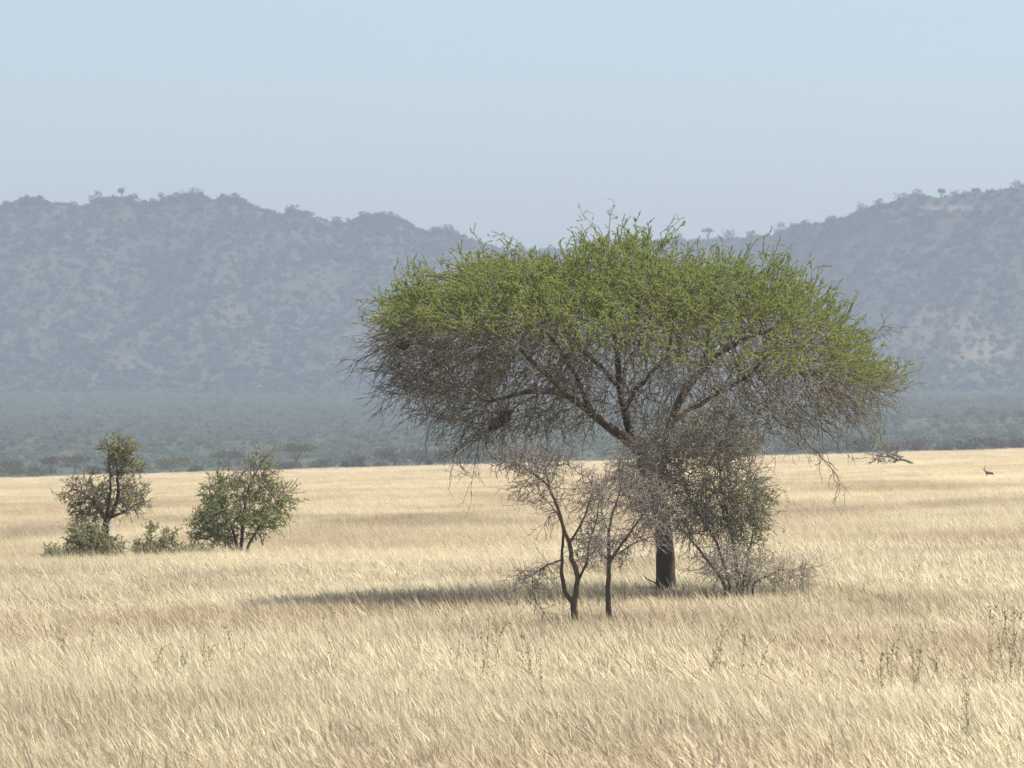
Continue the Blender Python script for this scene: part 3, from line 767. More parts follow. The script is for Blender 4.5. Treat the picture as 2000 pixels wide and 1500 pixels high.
M_FAR = {
    'olive': mat_leaf('far_olive', [(.1, (0.035, 0.040, 0.019)), (.9, (0.074, 0.074, 0.037))], .2),
    'grey': mat_leaf('far_grey', [(.1, (0.046, 0.042, 0.035)), (.9, (0.089, 0.079, 0.065))], .15),
    'purple': mat_leaf('far_purple', [(.1, (0.051, 0.040, 0.040)), (.9, (0.089, 0.069, 0.069))], .15),
    'dark': mat_leaf('far_dark', [(.1, (0.024, 0.028, 0.016)), (.9, (0.046, 0.051, 0.028))], .15),
    'green': mat_leaf('far_green', [(.1, (0.042, 0.051, 0.016)), (.9, (0.089, 0.102, 0.033))], .25),
    'yellow': mat_leaf('far_yellow', [(.1, (0.069, 0.069, 0.028)), (.9, (0.126, 0.121, 0.051))], .25),
}

def treeline():
    G = 'trees along the far edge of the plain'
    T = [  # px, top row, width px, kind, tone, label
        (22, 899, 90, 'round', 'olive', 'dull olive tree cut by left picture edge along the plain'),
        (72, 912, 40, 'round', 'grey', 'small grey bush between olive edge tree and brown flat tree'),
        (98, 891, 38, 'flat', 'grey', 'brownish flat-topped tree left of the olive flat-topped one'),
        (146, 889, 62, 'flat', 'olive', 'olive flat-topped tree behind left side of the gnarled brown tree'),
        (186, 912, 28, 'round', 'dark', 'small dark rounded bush immediately left of the gnarled narrow-topped tree'),
        (272, 905, 46, 'round', 'grey', 'faint grey bush just right of the gnarled narrow-topped tree'),
        (340, 890, 84, 'round', 'olive', 'broad dome-shaped tree standing between the two left field trees'),
        (382, 912, 30, 'round', 'grey', 'small grey bush at right foot of the broad dome-shaped tree'),
        (446, 880, 78, 'flat', 'olive', 'wide flat-topped tree rising directly behind the rounded green bush'),
        (578, 864, 72, 'flat', 'green', 'tall green umbrella tree, highest of the far tree line'),
        (568, 903, 44, 'round', 'grey', 'pale grey dome bush under the tall green umbrella tree'),
        (628, 896, 52, 'round', 'grey', 'grey bush next right of the tall umbrella tree'),
        (672, 902, 20, 'narrow', 'dark', 'short dark narrow shrub, first of three dark upright ones'),
        (706, 893, 17, 'narrow', 'dark', 'slender dark upright shrub, tallest of three narrow ones'),
        (688, 888, 60, 'round', 'grey', 'pale grey leafless tree behind the dark upright shrubs'),
        (757, 873, 60, 'round', 'purple', 'purplish leafless tree left of the yellow-green bush'),
        (784, 889, 42, 'round', 'yellow', 'yellow-green domed bush at the far edge of grass'),
        (816, 874, 56, 'round', 'purple', 'purplish leafless tree right of the yellow-green bush'),
        (838, 896, 17, 'narrow', 'dark', 'dark upright shrub under the purplish tree, last of three narrow ones'),
        (866, 878, 56, 'round', 'grey', 'grey tree behind the lowest hanging acacia twigs on the left'),
        (742, 904, 30, 'round', 'grey', 'small low grey bush left below the purplish trees'),
        (920, 884, 60, 'round', 'grey', 'grey rounded tree seen just left of the bare saplings'),
        (985, 880, 60, 'round', 'olive', 'olive rounded tree seen behind the grey sapling top'),
        (1100, 876, 70, 'round', 'grey', 'grey tree glimpsed between sapling top and acacia limb'),
        (1545, 862, 80, 'round', 'grey', 'wide grey tree just right of the tangled thorn shrub'),
        (1612, 868, 60, 'round', 'purple', 'purplish tree under the long drooping acacia twig'),
        (1676, 852, 62, 'round', 'dark', 'dark rounded tree left behind the fallen dead tree'),
        (1738, 862, 62, 'round', 'grey', 'grey tree directly behind the fallen dead tree'),
        (1795, 858, 62, 'round', 'grey', 'grey tree next right behind the fallen dead tree'),
        (1843, 872, 38, 'round', 'dark', 'small dark bush midway between fallen tree and gazelle'),
        (1880, 862, 50, 'round', 'grey', 'grey tree behind and left above the gazelle'),
        (1922, 852, 66, 'round', 'dark', 'dark rounded tree behind and above the gazelle'),
        (1966, 858, 58, 'round', 'purple', 'purplish tree right behind the gazelle near picture edge'),
        (1998, 855, 60, 'round', 'grey', 'grey tree cut by the right picture edge beyond grass'),
    ]
    for i, (px, top, wpx, kind, tone, lab) in enumerate(T):
        Y = 1020 + (i * 37 % 60)
        x = (px - 1000) / F * Y; K = F / Y
        base = H0 + (CAMZ - gz(x)) * K
        far_tree('far_tree' if kind != 'narrow' else 'far_shrub', lab, 'tree' if kind != 'narrow' else 'shrub', (x, Y, gz(x)), (base - top) / K, wpx / K, kind, 500 + i, M_FAR[tone], (1700 if kind == 'flat' else 1100) if kind != 'narrow' else 400, .38, G)

# ------------------------------------------------------------------ hills
SKY_L = [(-1000, 450), (-700, 425), (-450, 392), (-260, 400), (-120, 405), (0, 402), (60, 392), (110, 400), (165, 405), (195, 392), (240, 390), (300, 400), (330, 390), (380, 382), (410, 396), (445, 388), (470, 394), (490, 408),
         (530, 416), (550, 428), (568, 414), (600, 418), (640, 434), (672, 440), (700, 428), (735, 423), (780, 430), (810, 448), (830, 460), (855, 453), (885, 455), (905, 464), (945, 480), (980, 490),
         (1050, 492), (1150, 486), (1250, 476), (1310, 472), (1380, 472), (1440, 470), (1500, 464), (1560, 446), (1640, 432), (1690, 412), (1760, 392), (1800, 386), (1880, 384), (1950, 375), (2000, 366), (2120, 350), (2260, 360), (2500, 378), (2800, 420), (3100, 450)]
def yr_of(u): return np.interp(u, [-300, 500, 900, 1150, 1400, 1650, 2300], [3700, 3740, 3820, 4000, 3960, 3640, 3560])
_u = np.array([p[0] for p in SKY_L], float); _v = np.array([p[1] for p in SKY_L], float)
RX_ = (_u - 1000) / F * yr_of(_u); RH_ = CAMZ + (H0 - _v) / F * yr_of(_u); RY_ = yr_of(_u)
Y0, Y1 = 1090.0, 3250.0
ZB = CAMZ + (H0 - 775) / F * Y1
def fbm2(x, y, s, o=4):
    return mnoise.fractal(Vector((x * s, y * s, 3.7)), 1.0, 2.0, o)
def hill_z(x, y):
    """scalar height of the hill country"""
    Hh = float(np.interp(x, RX_, RH_)); yr = float(np.interp(x, RX_, RY_))
    if y <= Y1:
        t = max(0.0, (y - Y0) / (Y1 - Y0)); z = gz(x) * (1 - t) + ZB * t ** 1.15
        return z + 1.6 * fbm2(x, y, .006) * min(1, 4 * t) * (1 - .3 * t)
    if y <= yr:
        t = (y - Y1) / (yr - Y1); g = .62 * t + .38 * t * t
        z = ZB + (Hh - ZB) * g
        a = math.sin(math.pi * min(1, t)) ** .8
        rdg = 1 - abs(fbm2(x + 90 - .3 * y, y * .3, .011, 3)) * 2.2
        return z + a * (14 * (rdg - .5) + 4.5 * fbm2(x, y, .02)) + 1.1 * fbm2(x, y, .006) * (1 - t)
    t = (y - yr) / 1500
    return Hh - 75 * min(1.2, t) ** 1.2 + 6 * min(1, t * 4) * fbm2(x, y, .01)

def build_ground():
    mb = MB()
    xs = np.linspace(-1500, 1500, 121); ys = np.concatenate([np.linspace(-60, 200, 27), np.linspace(230, Y0, 30)])
    X, Yy = np.meshgrid(xs, ys); V = np.stack([X, Yy, SLOPE * np.clip(X, -400, 400)], -1).reshape(-1, 3)
    nx, ny = len(xs), len(ys)
    a = (np.arange(ny - 1)[:, None] * nx + np.arange(nx - 1)[None]).ravel()
    mb.add(V, np.stack([a, a + 1, a + nx + 1, a + nx], 1))
    tag(mb.build('ground', M_GROUND), kind='structure')
    mb = MB()
    xs = np.concatenate([np.linspace(-1500, -760, 10)[:-1], np.linspace(-760, 760, 300), np.linspace(760, 1500, 10)[1:]])
    ys = np.concatenate([np.linspace(Y0, Y1, 60)[:-1], np.linspace(Y1, 4300, 170)[:-1], np.linspace(4300, 6000, 14)])
    nx, ny = len(xs), len(ys)
    V = np.zeros((ny, nx, 3))
    for j, y in enumerate(ys):
        for i, x in enumerate(xs):
            V[j, i] = (x, y, hill_z(x, y) if j else SLOPE * min(400, max(-400, x)))
    a = (np.arange(ny - 1)[:, None] * nx + np.arange(nx - 1)[None]).ravel()
    mb.add(V.reshape(-1, 3), np.stack([a, a + 1, a + nx + 1, a + nx], 1))
    tag(mb.build('hills', M_HILL, None, True), kind='structure')

# ------------------------------------------------------------------ scattered growth through geometry nodes
def scatter_obj(name, variants, pts, idx, rot, scl, mat):
    """one object whose mesh keeps the growth forms and the points they grow on; nodes set a form on each point"""
    V = []; loops = []; tot = []; src = []; dark = []
    n = 0
    for k, mb in enumerate(variants):
        v = np.concatenate(mb.v)
        for f in mb.f: loops.append((f + n).ravel()); tot.append(np.full(len(f), f.shape[1], np.int32))
        V.append(v); src.append(np.full(len(v), k, np.int32)); dark.append((np.arange(len(v)) >= getattr(mb, 'dark_from', 10 ** 9)).astype(np.float32)); n += len(v)
    V.append(np.asarray(pts, np.float32)); src.append(np.full(len(pts), -1, np.int32))
    V = np.concatenate(V); src = np.concatenate(src); loops = np.concatenate(loops).astype(np.int32); tot = np.concatenate(tot)
    me = bpy.data.meshes.new(name)
    me.vertices.add(len(V)); me.vertices.foreach_set('co', V.ravel().astype(np.float32))
    me.loops.add(len(loops)); me.loops.foreach_set('vertex_index', loops)
    me.polygons.add(len(tot)); me.polygons.foreach_set('loop_start', np.concatenate([[0], np.cumsum(tot)[:-1]]).astype(np.int32)); me.polygons.foreach_set('loop_total', tot)
    me.update(calc_edges=True); me.materials.append(mat)
    def at_(nm, ty, data, key):
        a = me.attributes.new(nm, ty, 'POINT'); full = np.zeros((len(V),) + data.shape[1:], data.dtype); full[n:] = data
        a.data.foreach_set(key, full.ravel())
    a = me.attributes.new('src', 'INT', 'POINT'); a.data.foreach_set('value', src)
    a = me.attributes.new('dark', 'FLOAT', 'POINT'); a.data.foreach_set('value', np.concatenate(dark + [np.zeros(len(pts), np.float32)]))
    at_('idx', 'INT', np.asarray(idx, np.int32), 'value')
    at_('rot', 'FLOAT_VECTOR', np.asarray(rot, np.float32), 'vector')
    at_('scl', 'FLOAT_VECTOR', np.asarray(scl, np.float32), 'vector')
    o = bpy.data.objects.new(name, me); col.objects.link(o)
    ng = bpy.data.node_groups.new(name + '_growth', 'GeometryNodeTree')
    ng.interface.new_socket('Geometry', in_out='INPUT', socket_type='NodeSocketGeometry')
    ng.interface.new_socket('Geometry', in_out='OUTPUT', socket_type='NodeSocketGeometry')
    N = ng.nodes; Lk = ng.links
    gi = N.new('NodeGroupInput'); go = N.new('NodeGroupOutput')
    def named(nm, ty):
        q = N.new('GeometryNodeInputNamedAttribute'); q.data_type = ty; q.inputs['Name'].default_value = nm; return q.outputs['Attribute']
    def pick(k):
        c = N.new('FunctionNodeCompare'); c.data_type = 'INT'; c.operation = 'EQUAL'
        ins = [s for s in c.inputs if s.enabled]
        Lk.new(named('src', 'INT'), ins[0]); ins[1].default_value = k
        s = N.new('GeometryNodeSeparateGeometry'); s.domain = 'POINT'
        Lk.new(gi.outputs[0], s.inputs['Geometry']); Lk.new(c.outputs[0], s.inputs['Selection'])
        return s.outputs['Selection']
    g2 = N.new('GeometryNodeGeometryToInstance')
    for k in range(len(variants)): Lk.new(pick(k), g2.inputs[0])
    ip = N.new('GeometryNodeInstanceOnPoints')
    Lk.new(pick(-1), ip.inputs['Points']); Lk.new(g2.outputs[0], ip.inputs['Instance'])
    ip.inputs['Pick Instance'].default_value = True
    Lk.new(named('idx', 'INT'), ip.inputs['Instance Index'])
    e = N.new('FunctionNodeEulerToRotation'); Lk.new(named('rot', 'FLOAT_VECTOR'), e.inputs[0])
    Lk.new(e.outputs[0], ip.inputs['Rotation']); Lk.new(named('scl', 'FLOAT_VECTOR'), ip.inputs['Scale'])
    Lk.new(ip.outputs[0], go.inputs[0])
    md = o.modifiers.new('growth', 'NODES'); md.node_group = ng
    return o

def grass_tuft(seed, n, radius, hmin, hmax, wid, lean, nseed=0):
    rng = np.random.RandomState(seed); mb = MB()
    r = np.sqrt(rng.uniform(0, 1, n)) * radius; a = rng.uniform(0, 2 * np.pi, n)
    p = np.stack([np.cos(a) * r, np.sin(a) * r, np.full(n, -.02)], 1)
    h = rng.uniform(hmin, hmax, n)
    tall = rng.uniform(0, 1, n) < .03; h = np.where(tall, h * 1.35, h)
    ln = rng.normal(lean, .31, n); ly = rng.normal(0, .30, n)
    d = np.stack([-np.sin(ln), np.sin(ly), np.cos(ln)], 1)
    bend = np.stack([-np.abs(rng.normal(.16, .14, n)), rng.normal(0, .12, n), -np.abs(rng.normal(.05, .06, n))], 1)
    s = nrm(np.stack([np.cos(a * 3.1), np.sin(a * 3.1) * .6, np.zeros(n)], 1))
    w = wid * rng.uniform(.55, 1.35, n)
    ts = [0, .4, .75, 1.0]; ws = [.8, 1.0, .75, .12]
    hd = rng.uniform(0, 1, n) < .35         # some stalks carry a fuller seed head
    rows = []
    for t, q in zip(ts, ws):
        c = p + (d * t + bend * t * t) * h[:, None]
        qq = np.where(hd & (t == .75), q * 1.5, q)
        rows.append(np.stack([c - s * (w * qq)[:, None] * .5, c + s * (w * qq)[:, None] * .5], 1))
    V = np.stack(rows, 1).reshape(n, 8, 3)
    b = (np.arange(n) * 8)[:, None]
    Fq = np.concatenate([b + np.array([[2 * i, 2 * i + 1, 2 * i + 3, 2 * i + 2]]) for i in range(3)], 0)
    mb.add(V.reshape(-1, 3), Fq); mb.dark_from = mb.n
    if nseed:
        q = rng.choice(n, nseed, replace=False); u = np.repeat(q, 3)
        pos = p[u] + (d[u] * .97 + bend[u] * .94) * h[u][:, None] + rng.normal(0, .012, (len(u), 3))
        leaf_quads(mb, pos, rng.normal(0, 1, (len(u), 3)) + np.array([-.8, 0, .5]), .034, .015, rng)
    return mb

def build_grass():
    rng = np.random.RandomState(3)
    near = [grass_tuft(100 + k, 520, .58, .26, .56, .0023, .32, (0, 3, 1, 0, 5, 0)[k]) for k in range(6)]
    mid = [grass_tuft(120 + k, 330, .6, .20, .52, .0048, .26) for k in range(4)]
    far = [grass_tuft(140 + k, 220, .9, .19, .44, .015, .22) for k in range(4)]
    P = []; I = []; Rr = []; Sc = []
    def put(y, x, ks, sxy, sz):
        n = len(x); P.append(np.stack([x, y, gz(x)], 1)); I.append(rng.choice(ks, n))
        Rr.append(np.stack([rng.normal(0, .04, n), rng.normal(0, .04, n), rng.normal(0, .30, n)], 1))
        Sc.append(np.stack([sxy, sxy, sz], 1))
    def hscale(x, y):
        h = 1 + .30 * np.sin(x * .31 + 2 * np.sin(y * .11)) * np.sin(y * .17 + 1.1) + rng.normal(0, .07, len(x))
        gx, gy = gpos(1932, 937)[:2]
        h *= 1 - .62 * np.exp(-(((x - gx) / 9) ** 2) - (((y - gy + 12) / 22) ** 2))
        fx, fy = (1745 - 1000) / F * 575, 575
        h *= 1 - .5 * np.exp(-(((x - fx) / 9) ** 2) - (((y - fy + 15) / 30) ** 2))
        return np.clip(h, .25, 1.6)
    def band(y0, y1, dens, margin, ks, sx):
        area = .5 * (y0 + y1) * (y1 - y0) * .1803 + 2 * margin * (y1 - y0)
        n = int(area * dens)
        y = np.sqrt(rng.uniform(y0 * y0, y1 * y1, n)); x = rng.uniform(-1, 1, n) * (y * .0902 + margin)
        h = hscale(x, y); s = sx * rng.uniform(.8, 1.25, n)
        put(y, x, ks, s, h)
    band(40, 75, 9.0, 5.0, np.arange(0, 6), 1.0)
    band(75, 130, 6.0, 6.0, np.arange(0, 6), 1.1)
    band(130, 230, 3.0, 14.0, np.arange(6, 10), 1.2)
    band(230, 420, 1.1, 24.0, np.arange(6, 14), 1.35)
    band(420, 700, .42, 42.0, np.arange(10, 14), 1.5)
    band(700, 1010, .22, 60.0, np.arange(10, 14), 1.9)
    P = np.concatenate(P); I = np.concatenate(I); Rr = np.concatenate(Rr); Sc = np.concatenate(Sc)
    o = scatter_obj('grass', near + mid + far, P, I, Rr, Sc, M_GRASS)
    tag(o, 'dry straw-coloured grass covering the whole plain', 'grass', kind='stuff')
    print('grass tufts', len(P))

def bush_form(seed, n=180, flat=.7, ls=.17):
    rng = np.random.RandomState(seed); mb = MB()
    cs = rng.normal(0, .28, (5, 3)) * np.array([1, 1, .5]) + np.array([0, 0, .42 * flat])
    for c in cs:
        k = n // 5; u = nrm(rng.normal(0, 1, (k, 3)))
        p = c + u * np.array([.3, .3, .3 * flat]) * rng.uniform(.5, 1.05, (k, 1)); p[:, 2] = np.maximum(p[:, 2], .02)
        leaf_quads(mb, p, rng.normal(0, 1, (k, 3)) + u * .4, ls * rng.uniform(.6, 1.4, k), ls * .8 * rng.uniform(.6, 1.3, k), rng)
    return mb

BARE = [(1600, 520, 60, 45, .8), (1900, 690, 110, 40, .45), (1560, 560, 40, 30, .7), (1830, 640, 60, 25, .5), (1945, 800, 10, 7, 1.0), (1815, 866, 10, 6, 1.0), (1480, 830, 30, 6, .6),
        (1640, 470, 70, 25, .5), (1880, 385, 90, 14, .8), (1790, 390, 60, 8, .7), (420, 420, 60, 25, .3), (700, 610, 60, 60, .3), (100, 560, 120, 60, .2), (600, 700, 200, 40, .25)]
DENSE = [(570, 420, 30, 18, 1), (750, 450, 80, 40, 1), (380, 400, 60, 30, 1), (470, 420, 40, 30, .9), (200, 400, 40, 15, .9), (870, 465, 40, 20, .9), (1870, 530, 70, 60, 1), (1960, 430, 50, 40, .9), (1720, 440, 50, 25, .8), (1540, 460, 60, 20, .8), (300, 520, 120, 30, .6), (60, 620, 120, 60, .6)]
def build_scrub():
    rng = np.random.RandomState(5)
    forms = [bush_form(300 + k) for k in range(6)]
    P = []; Sc = []
    def add(n, y0, y1, fn, s0, s1):
        y = np.sqrt(rng.uniform(y0 * y0, y1 * y1, n)); x = rng.uniform(-1, 1, n) * (y * .0902 + 25 + .06 * y)
        z = np.array([hill_z(a, b) for a, b in zip(x, y)])
        u = 1000 + x / y * F; v = H0 - (z - CAMZ) / y * F
        pr = fn(x, y, u, v)
        k = rng.uniform(0, 1, n) < pr
        P.append(np.stack([x, y, z - .1], 1)[k]); q = rng.uniform(0, 1, k.sum()) ** 1.7
        s = s0 + (s1 - s0) * q; Sc.append(np.stack([s, s, s * rng.uniform(.65, 1.1, k.sum())], 1))
    def clump(x, y, s): return np.array([fbm2(a, b, s, 3) for a, b in zip(x, y)])
    def bare(u, v):
        b = np.zeros_like(u)
        for cu, cv, a, c, w in BARE: b = np.maximum(b, w * np.exp(-((u - cu) / a) ** 2 - ((v - cv) / c) ** 2))
        return b
    def slope_p(x, y, u, v):
        yr = np.interp(x, RX_, RY_)
        p = np.clip(.74 + .42 * streak(x, y) + .2 * clump(x, y, .05), .42, 1) * (1 - bare(u, v)); return np.where(y < yr + 40, np.maximum(p, dense(u, v)), .1)
    def streak(x, y): return np.array([mnoise.fractal(Vector(((a - .28 * b) * .03, b * .007, 9.1)), 1.0, 2.0, 3) for a, b in zip(x, y)])
    def dense(u, v):
        b = np.zeros_like(u)
        for cu, cv, a, c, w in DENSE: b = np.maximum(b, w * np.exp(-((u - cu) / a) ** 2 - ((v - cv) / c) ** 2))
        return b
    def flat_p(x, y, u, v): return np.clip(.85 + .5 * clump(x, y, .01), .3, 1) * (1 - bare(u, v))
    add(80000, Y1 - 60, 4150, slope_p, 1.6, 5.8)
    add(17500, Y1 + 60, 4150, lambda x, y, u, v: dense(u, v) * .6, 2.5, 6.5)
    hill_n = sum(len(p) for p in P); belt = []
    add(22500, 1800, Y1 + 160, lambda x, y, u, v: flat_p(x, y, u, v) * np.clip((Y1 + 60 + 160 * clump(x, y, .015) - y) / 60, 0, 1), 2.8, 6.5)
    add(5200, 1140, 1900, lambda x, y, u, v: np.full(len(x), .8), 1.5, 4.2)
    add(330, 930, 1110, lambda x, y, u, v: np.clip((y - 900) / 200, 0, 1), .7, 2.2)
    P = np.concatenate(P); Sc = np.concatenate(Sc)
    mb_ = mat_bush('belt_scrub', [(.05, (.105, .134, .088)), (.5, (.13, .160, .110)), (.95, (.165, .188, .135))], .5)
    k = len(P) - hill_n
    bf = [bush_form(330 + q, 300, .75, .115) for q in range(6)]
    o = scatter_obj('woodland', bf, P[hill_n:], rng.randint(0, len(bf), k), np.stack([np.zeros(k), np.zeros(k), rng.uniform(0, 6.28, k)], 1), Sc[hill_n:], mb_)
    tag(o, 'hazy blue-green thorn woodland on the flat below the hills', 'woodland', kind='stuff')
    P = P[:hill_n]; Sc = Sc[:hill_n]; n = len(P)
    rot = np.stack([np.zeros(n), np.zeros(n), rng.uniform(0, 6.28, n)], 1)
    m = mat_bush('hill_scrub', [(.05, (.042, .056, .033)), (.4, (.068, .09, .052)), (.75, (.10, .12, .07)), (.95, (.145, .15, .10))])
    o = scatter_obj('scrub', forms, P, rng.randint(0, len(forms), n), rot, Sc, m)
    tag(o, 'grey-green scrub covering the slopes of the hazy hills', 'scrub', kind='stuff')
    print('scrub', n)

def ridge_trees():
    G = 'trees on the hill skyline'
    T = [(54, 384, 22, 'round', 'dark', 'leftmost tree standing out on the left ridge skyline'),
         (77, 388, 16, 'flat', 'dark', 'small flat tree second along the left ridge skyline'),
         (188, 378, 30, 'round', 'dark', 'bushy tree on left ridge, left of the thin-stemmed mushroom-shaped one'),
         (237, 373, 16, 'flat', 'dark', 'thin-stemmed little mushroom-shaped tree on left ridge skyline'),
         (262, 382, 26, 'round', 'dark', 'rounded tree just right of mushroom-shaped tree on left ridge'),
         (316, 383, 24, 'round', 'dark', 'tree left of the highest clump on the left ridge'),
         (352, 378, 34, 'round', 'dark', 'left tree of the highest clump on the left ridge'),
         (380, 372, 36, 'round', 'dark', 'tallest crown in the highest clump on the left ridge'),
         (437, 382, 26, 'round', 'dark', 'left one of two trees right of the highest clump'),
         (459, 381, 20, 'round', 'dark', 'right one of two trees right of the highest clump'),
         (569, 405, 34, 'round', 'dark', 'rounded tree on the rocky knob halfway down left ridge'),
         (658, 426, 22, 'round', 'dark', 'lone small tree in dip right of the rocky knob'),
         (715, 418, 40, 'round', 'dark', 'broad tree on left end of wooded mound left of acacia'),
         (766, 418, 26, 'round', 'dark', 'upright tree on right end of wooded mound left of acacia'),
         (740, 420, 34, 'round', 'dark', 'middle tree on the wooded mound left of acacia'),
         (848, 448, 30, 'round', 'dark', 'rounded tree on low mound where left ridge descends'),
         (874, 444, 24, 'round', 'dark', 'last clear tree on descending left ridge before acacia crown'),
         (1322, 460, 22, 'round', 'dark', 'tree on saddle skyline touching acacia top right side'),
         (1383, 450, 24, 'flat', 'dark', 'lone umbrella-shaped tree against sky on the saddle'),
         (1425, 450, 32, 'round', 'dark', 'bushy tree next right of the lone saddle umbrella tree'),
         (1468, 455, 20, 'round', 'dark', 'small tree on saddle before the right ridge rises'),
         (1522, 438, 26, 'round', 'dark', 'dark tree where the right ridge begins to rise'),
         (1548, 440, 22, 'round', 'grey', 'pale tree just right of dark tree at ridge foot'),
         (1576, 430, 20, 'round', 'dark', 'small dark tree second up the right ridge line'),
         (1625, 424, 22, 'round', 'dark', 'tree midway up the right ridge line'),
         (1683, 402, 32, 'round', 'dark', 'broad tree at upper bend of the right ridge line'),
         (1718, 392, 22, 'round', 'dark', 'small tree between upper bend and flat summit on right ridge'),
         (1762, 380, 32, 'round', 'dark', 'grey bushy tree at left end of flat right summit'),
         (1793, 374, 28, 'round', 'dark', 'dark bush on flat right summit, left of flat-topped tree'),
         (1838, 374, 18, 'flat', 'dark', 'small flat-topped tree on bare right summit skyline'),
         (1866, 377, 22, 'round', 'grey', 'low pale bush right of small flat-topped summit tree'),
         (1905, 373, 20, 'flat', 'grey', 'thin flat tree near right picture edge on summit'),
         (1985, 358, 30, 'round', 'dark', 'rounded tree on summit skyline at right picture edge')]
    for i, (px, top, wpx, kind, tone, lab) in enumerate(T):
        Y = float(yr_of(px)) - 6; x = (px - 1000) / F * Y; z = hill_z(x, Y) - .4
        h = CAMZ + (H0 - top + 6) / F * Y - z
        far_tree('ridge_tree', lab, 'tree', (x, Y, z), max(3.5, h), wpx / F * Y, kind, 800 + i, M_FAR[tone], 260, 1.0, G)

# ------------------------------------------------------------------ weeds in the grass
def weeds():
    clusters = [
        ('leafy green weed stalk among straw grass at lower left', 'leafy weeds in the left foreground grass', [(135, 1345), (178, 1340), (292, 1370), (352, 1372), (398, 1362), (420, 1375), (120, 1330), (468, 1350)], .75),
        ('leafy green weed stalk, alone in grass left of centre', None, [(658, 1372)], .8),
        ('slender dark weed stem in grass left of the saplings', 'slender weeds left of the saplings', [(935, 1360), (950, 1372), (985, 1345), (880, 1355)], .95),
        ('slender green weed in the grass below the saplings', 'weeds below the saplings', [(1022, 1365), (1066, 1395), (1012, 1340)], .8),
        ('thin weed stem in grass below the acacia trunk', 'thin weeds below the acacia', [(1388, 1370), (1452, 1380), (1395, 1355)], .9),
        ('leafy weed stalk in grass at lower right', 'leafy weeds in the right foreground grass', [(1698, 1365), (1740, 1390), (1748, 1378), (1792, 1395), (1800, 1385), (1826, 1370), (1735, 1400)], .78),
        ('tall dark leafy weed stalk in grass along right picture edge', 'tall weeds along the right edge', [(1945, 1370), (1960, 1375), (1985, 1350), (1996, 1365), (1930, 1345), (1975, 1390), (1992, 1445), (1978, 1320), (1958, 1320)], .9),
        ('curved dark leafy weed at bottom right corner of the grass', None, [(1888, 1530)], .8),
        ('dry fan of bare weed stems in grass right of low dead bush', None, [(1792, 1172)], .75),
    ]
    s = 40
    for lab, grp, pts, hh in clusters:
        for px, py in pts:
            s += 1; rng = np.random.RandomState(s); b = gpos(px, py)
            root = thing('weed', lab, 'weed', b, rng.uniform(0, 6), grp)
            st, lf = MB(), MB(); n = 7 if 'fan' in lab else rng.randint(1, 3)
            d = rng.normal(0, .10 if n < 6 else .35, (n, 3)) + np.array([0, 0, 1])
            T = grow_twigs(np.zeros((n, 3)) + rng.normal(0, .03, (n, 3)) * np.array([1, 1, 0]), d, rng.uniform(.8, 1.15, n) * hh, 7, rng, .07)
            batch_tubes(st, T, taper(T, .0032, .002))
            T2 = side_twigs(T, 4, .05, .16, rng, 2, .8, (0, 0, .1)); batch_tubes(st, T2, taper(T2, .003, .002))
            st.build('stem', M_WEEDSTEM, root)
            leaves_on(lf, T, 14 if n < 6 else 4, .036, .016, rng, .4, 1.1, .1); leaves_on(lf, T2, 2, .03, .013, rng, .3, 1, .1)
            lf.build('leaves', M_WEED, root)
    for px, py, w, lab in [(1040, 1232, .55, 'low grey-green herb clump in grass just left of forked sapling'), (1085, 1234, .4, 'low grey-green herb clump at the foot of forked sapling'), (1165, 1228, .4, 'low grey-green herb clump between the two sapling stems')]:
        s += 1; rng = np.random.RandomState(s); b = gpos(px, py); root = thing('herb_clump', lab, 'herb', b)
        st, lf = MB(), MB(); n = 34
        p = np.stack([rng.uniform(-w, w, n), rng.normal(0, .2, n), np.zeros(n)], 1)
        T = grow_twigs(p, rng.normal(0, .35, (n, 3)) + np.array([0, 0, 1]), rng.uniform(.3, .58, n), 5, rng, .15)
        batch_tubes(st, T, taper(T, .004, .0025)); st.build('stem', M_WEEDSTEM, root)
        leaves_on(lf, T, 12, .05, .022, rng, .35, 1, .1); lf.build('leaves', M_LEAF_GREY, root)

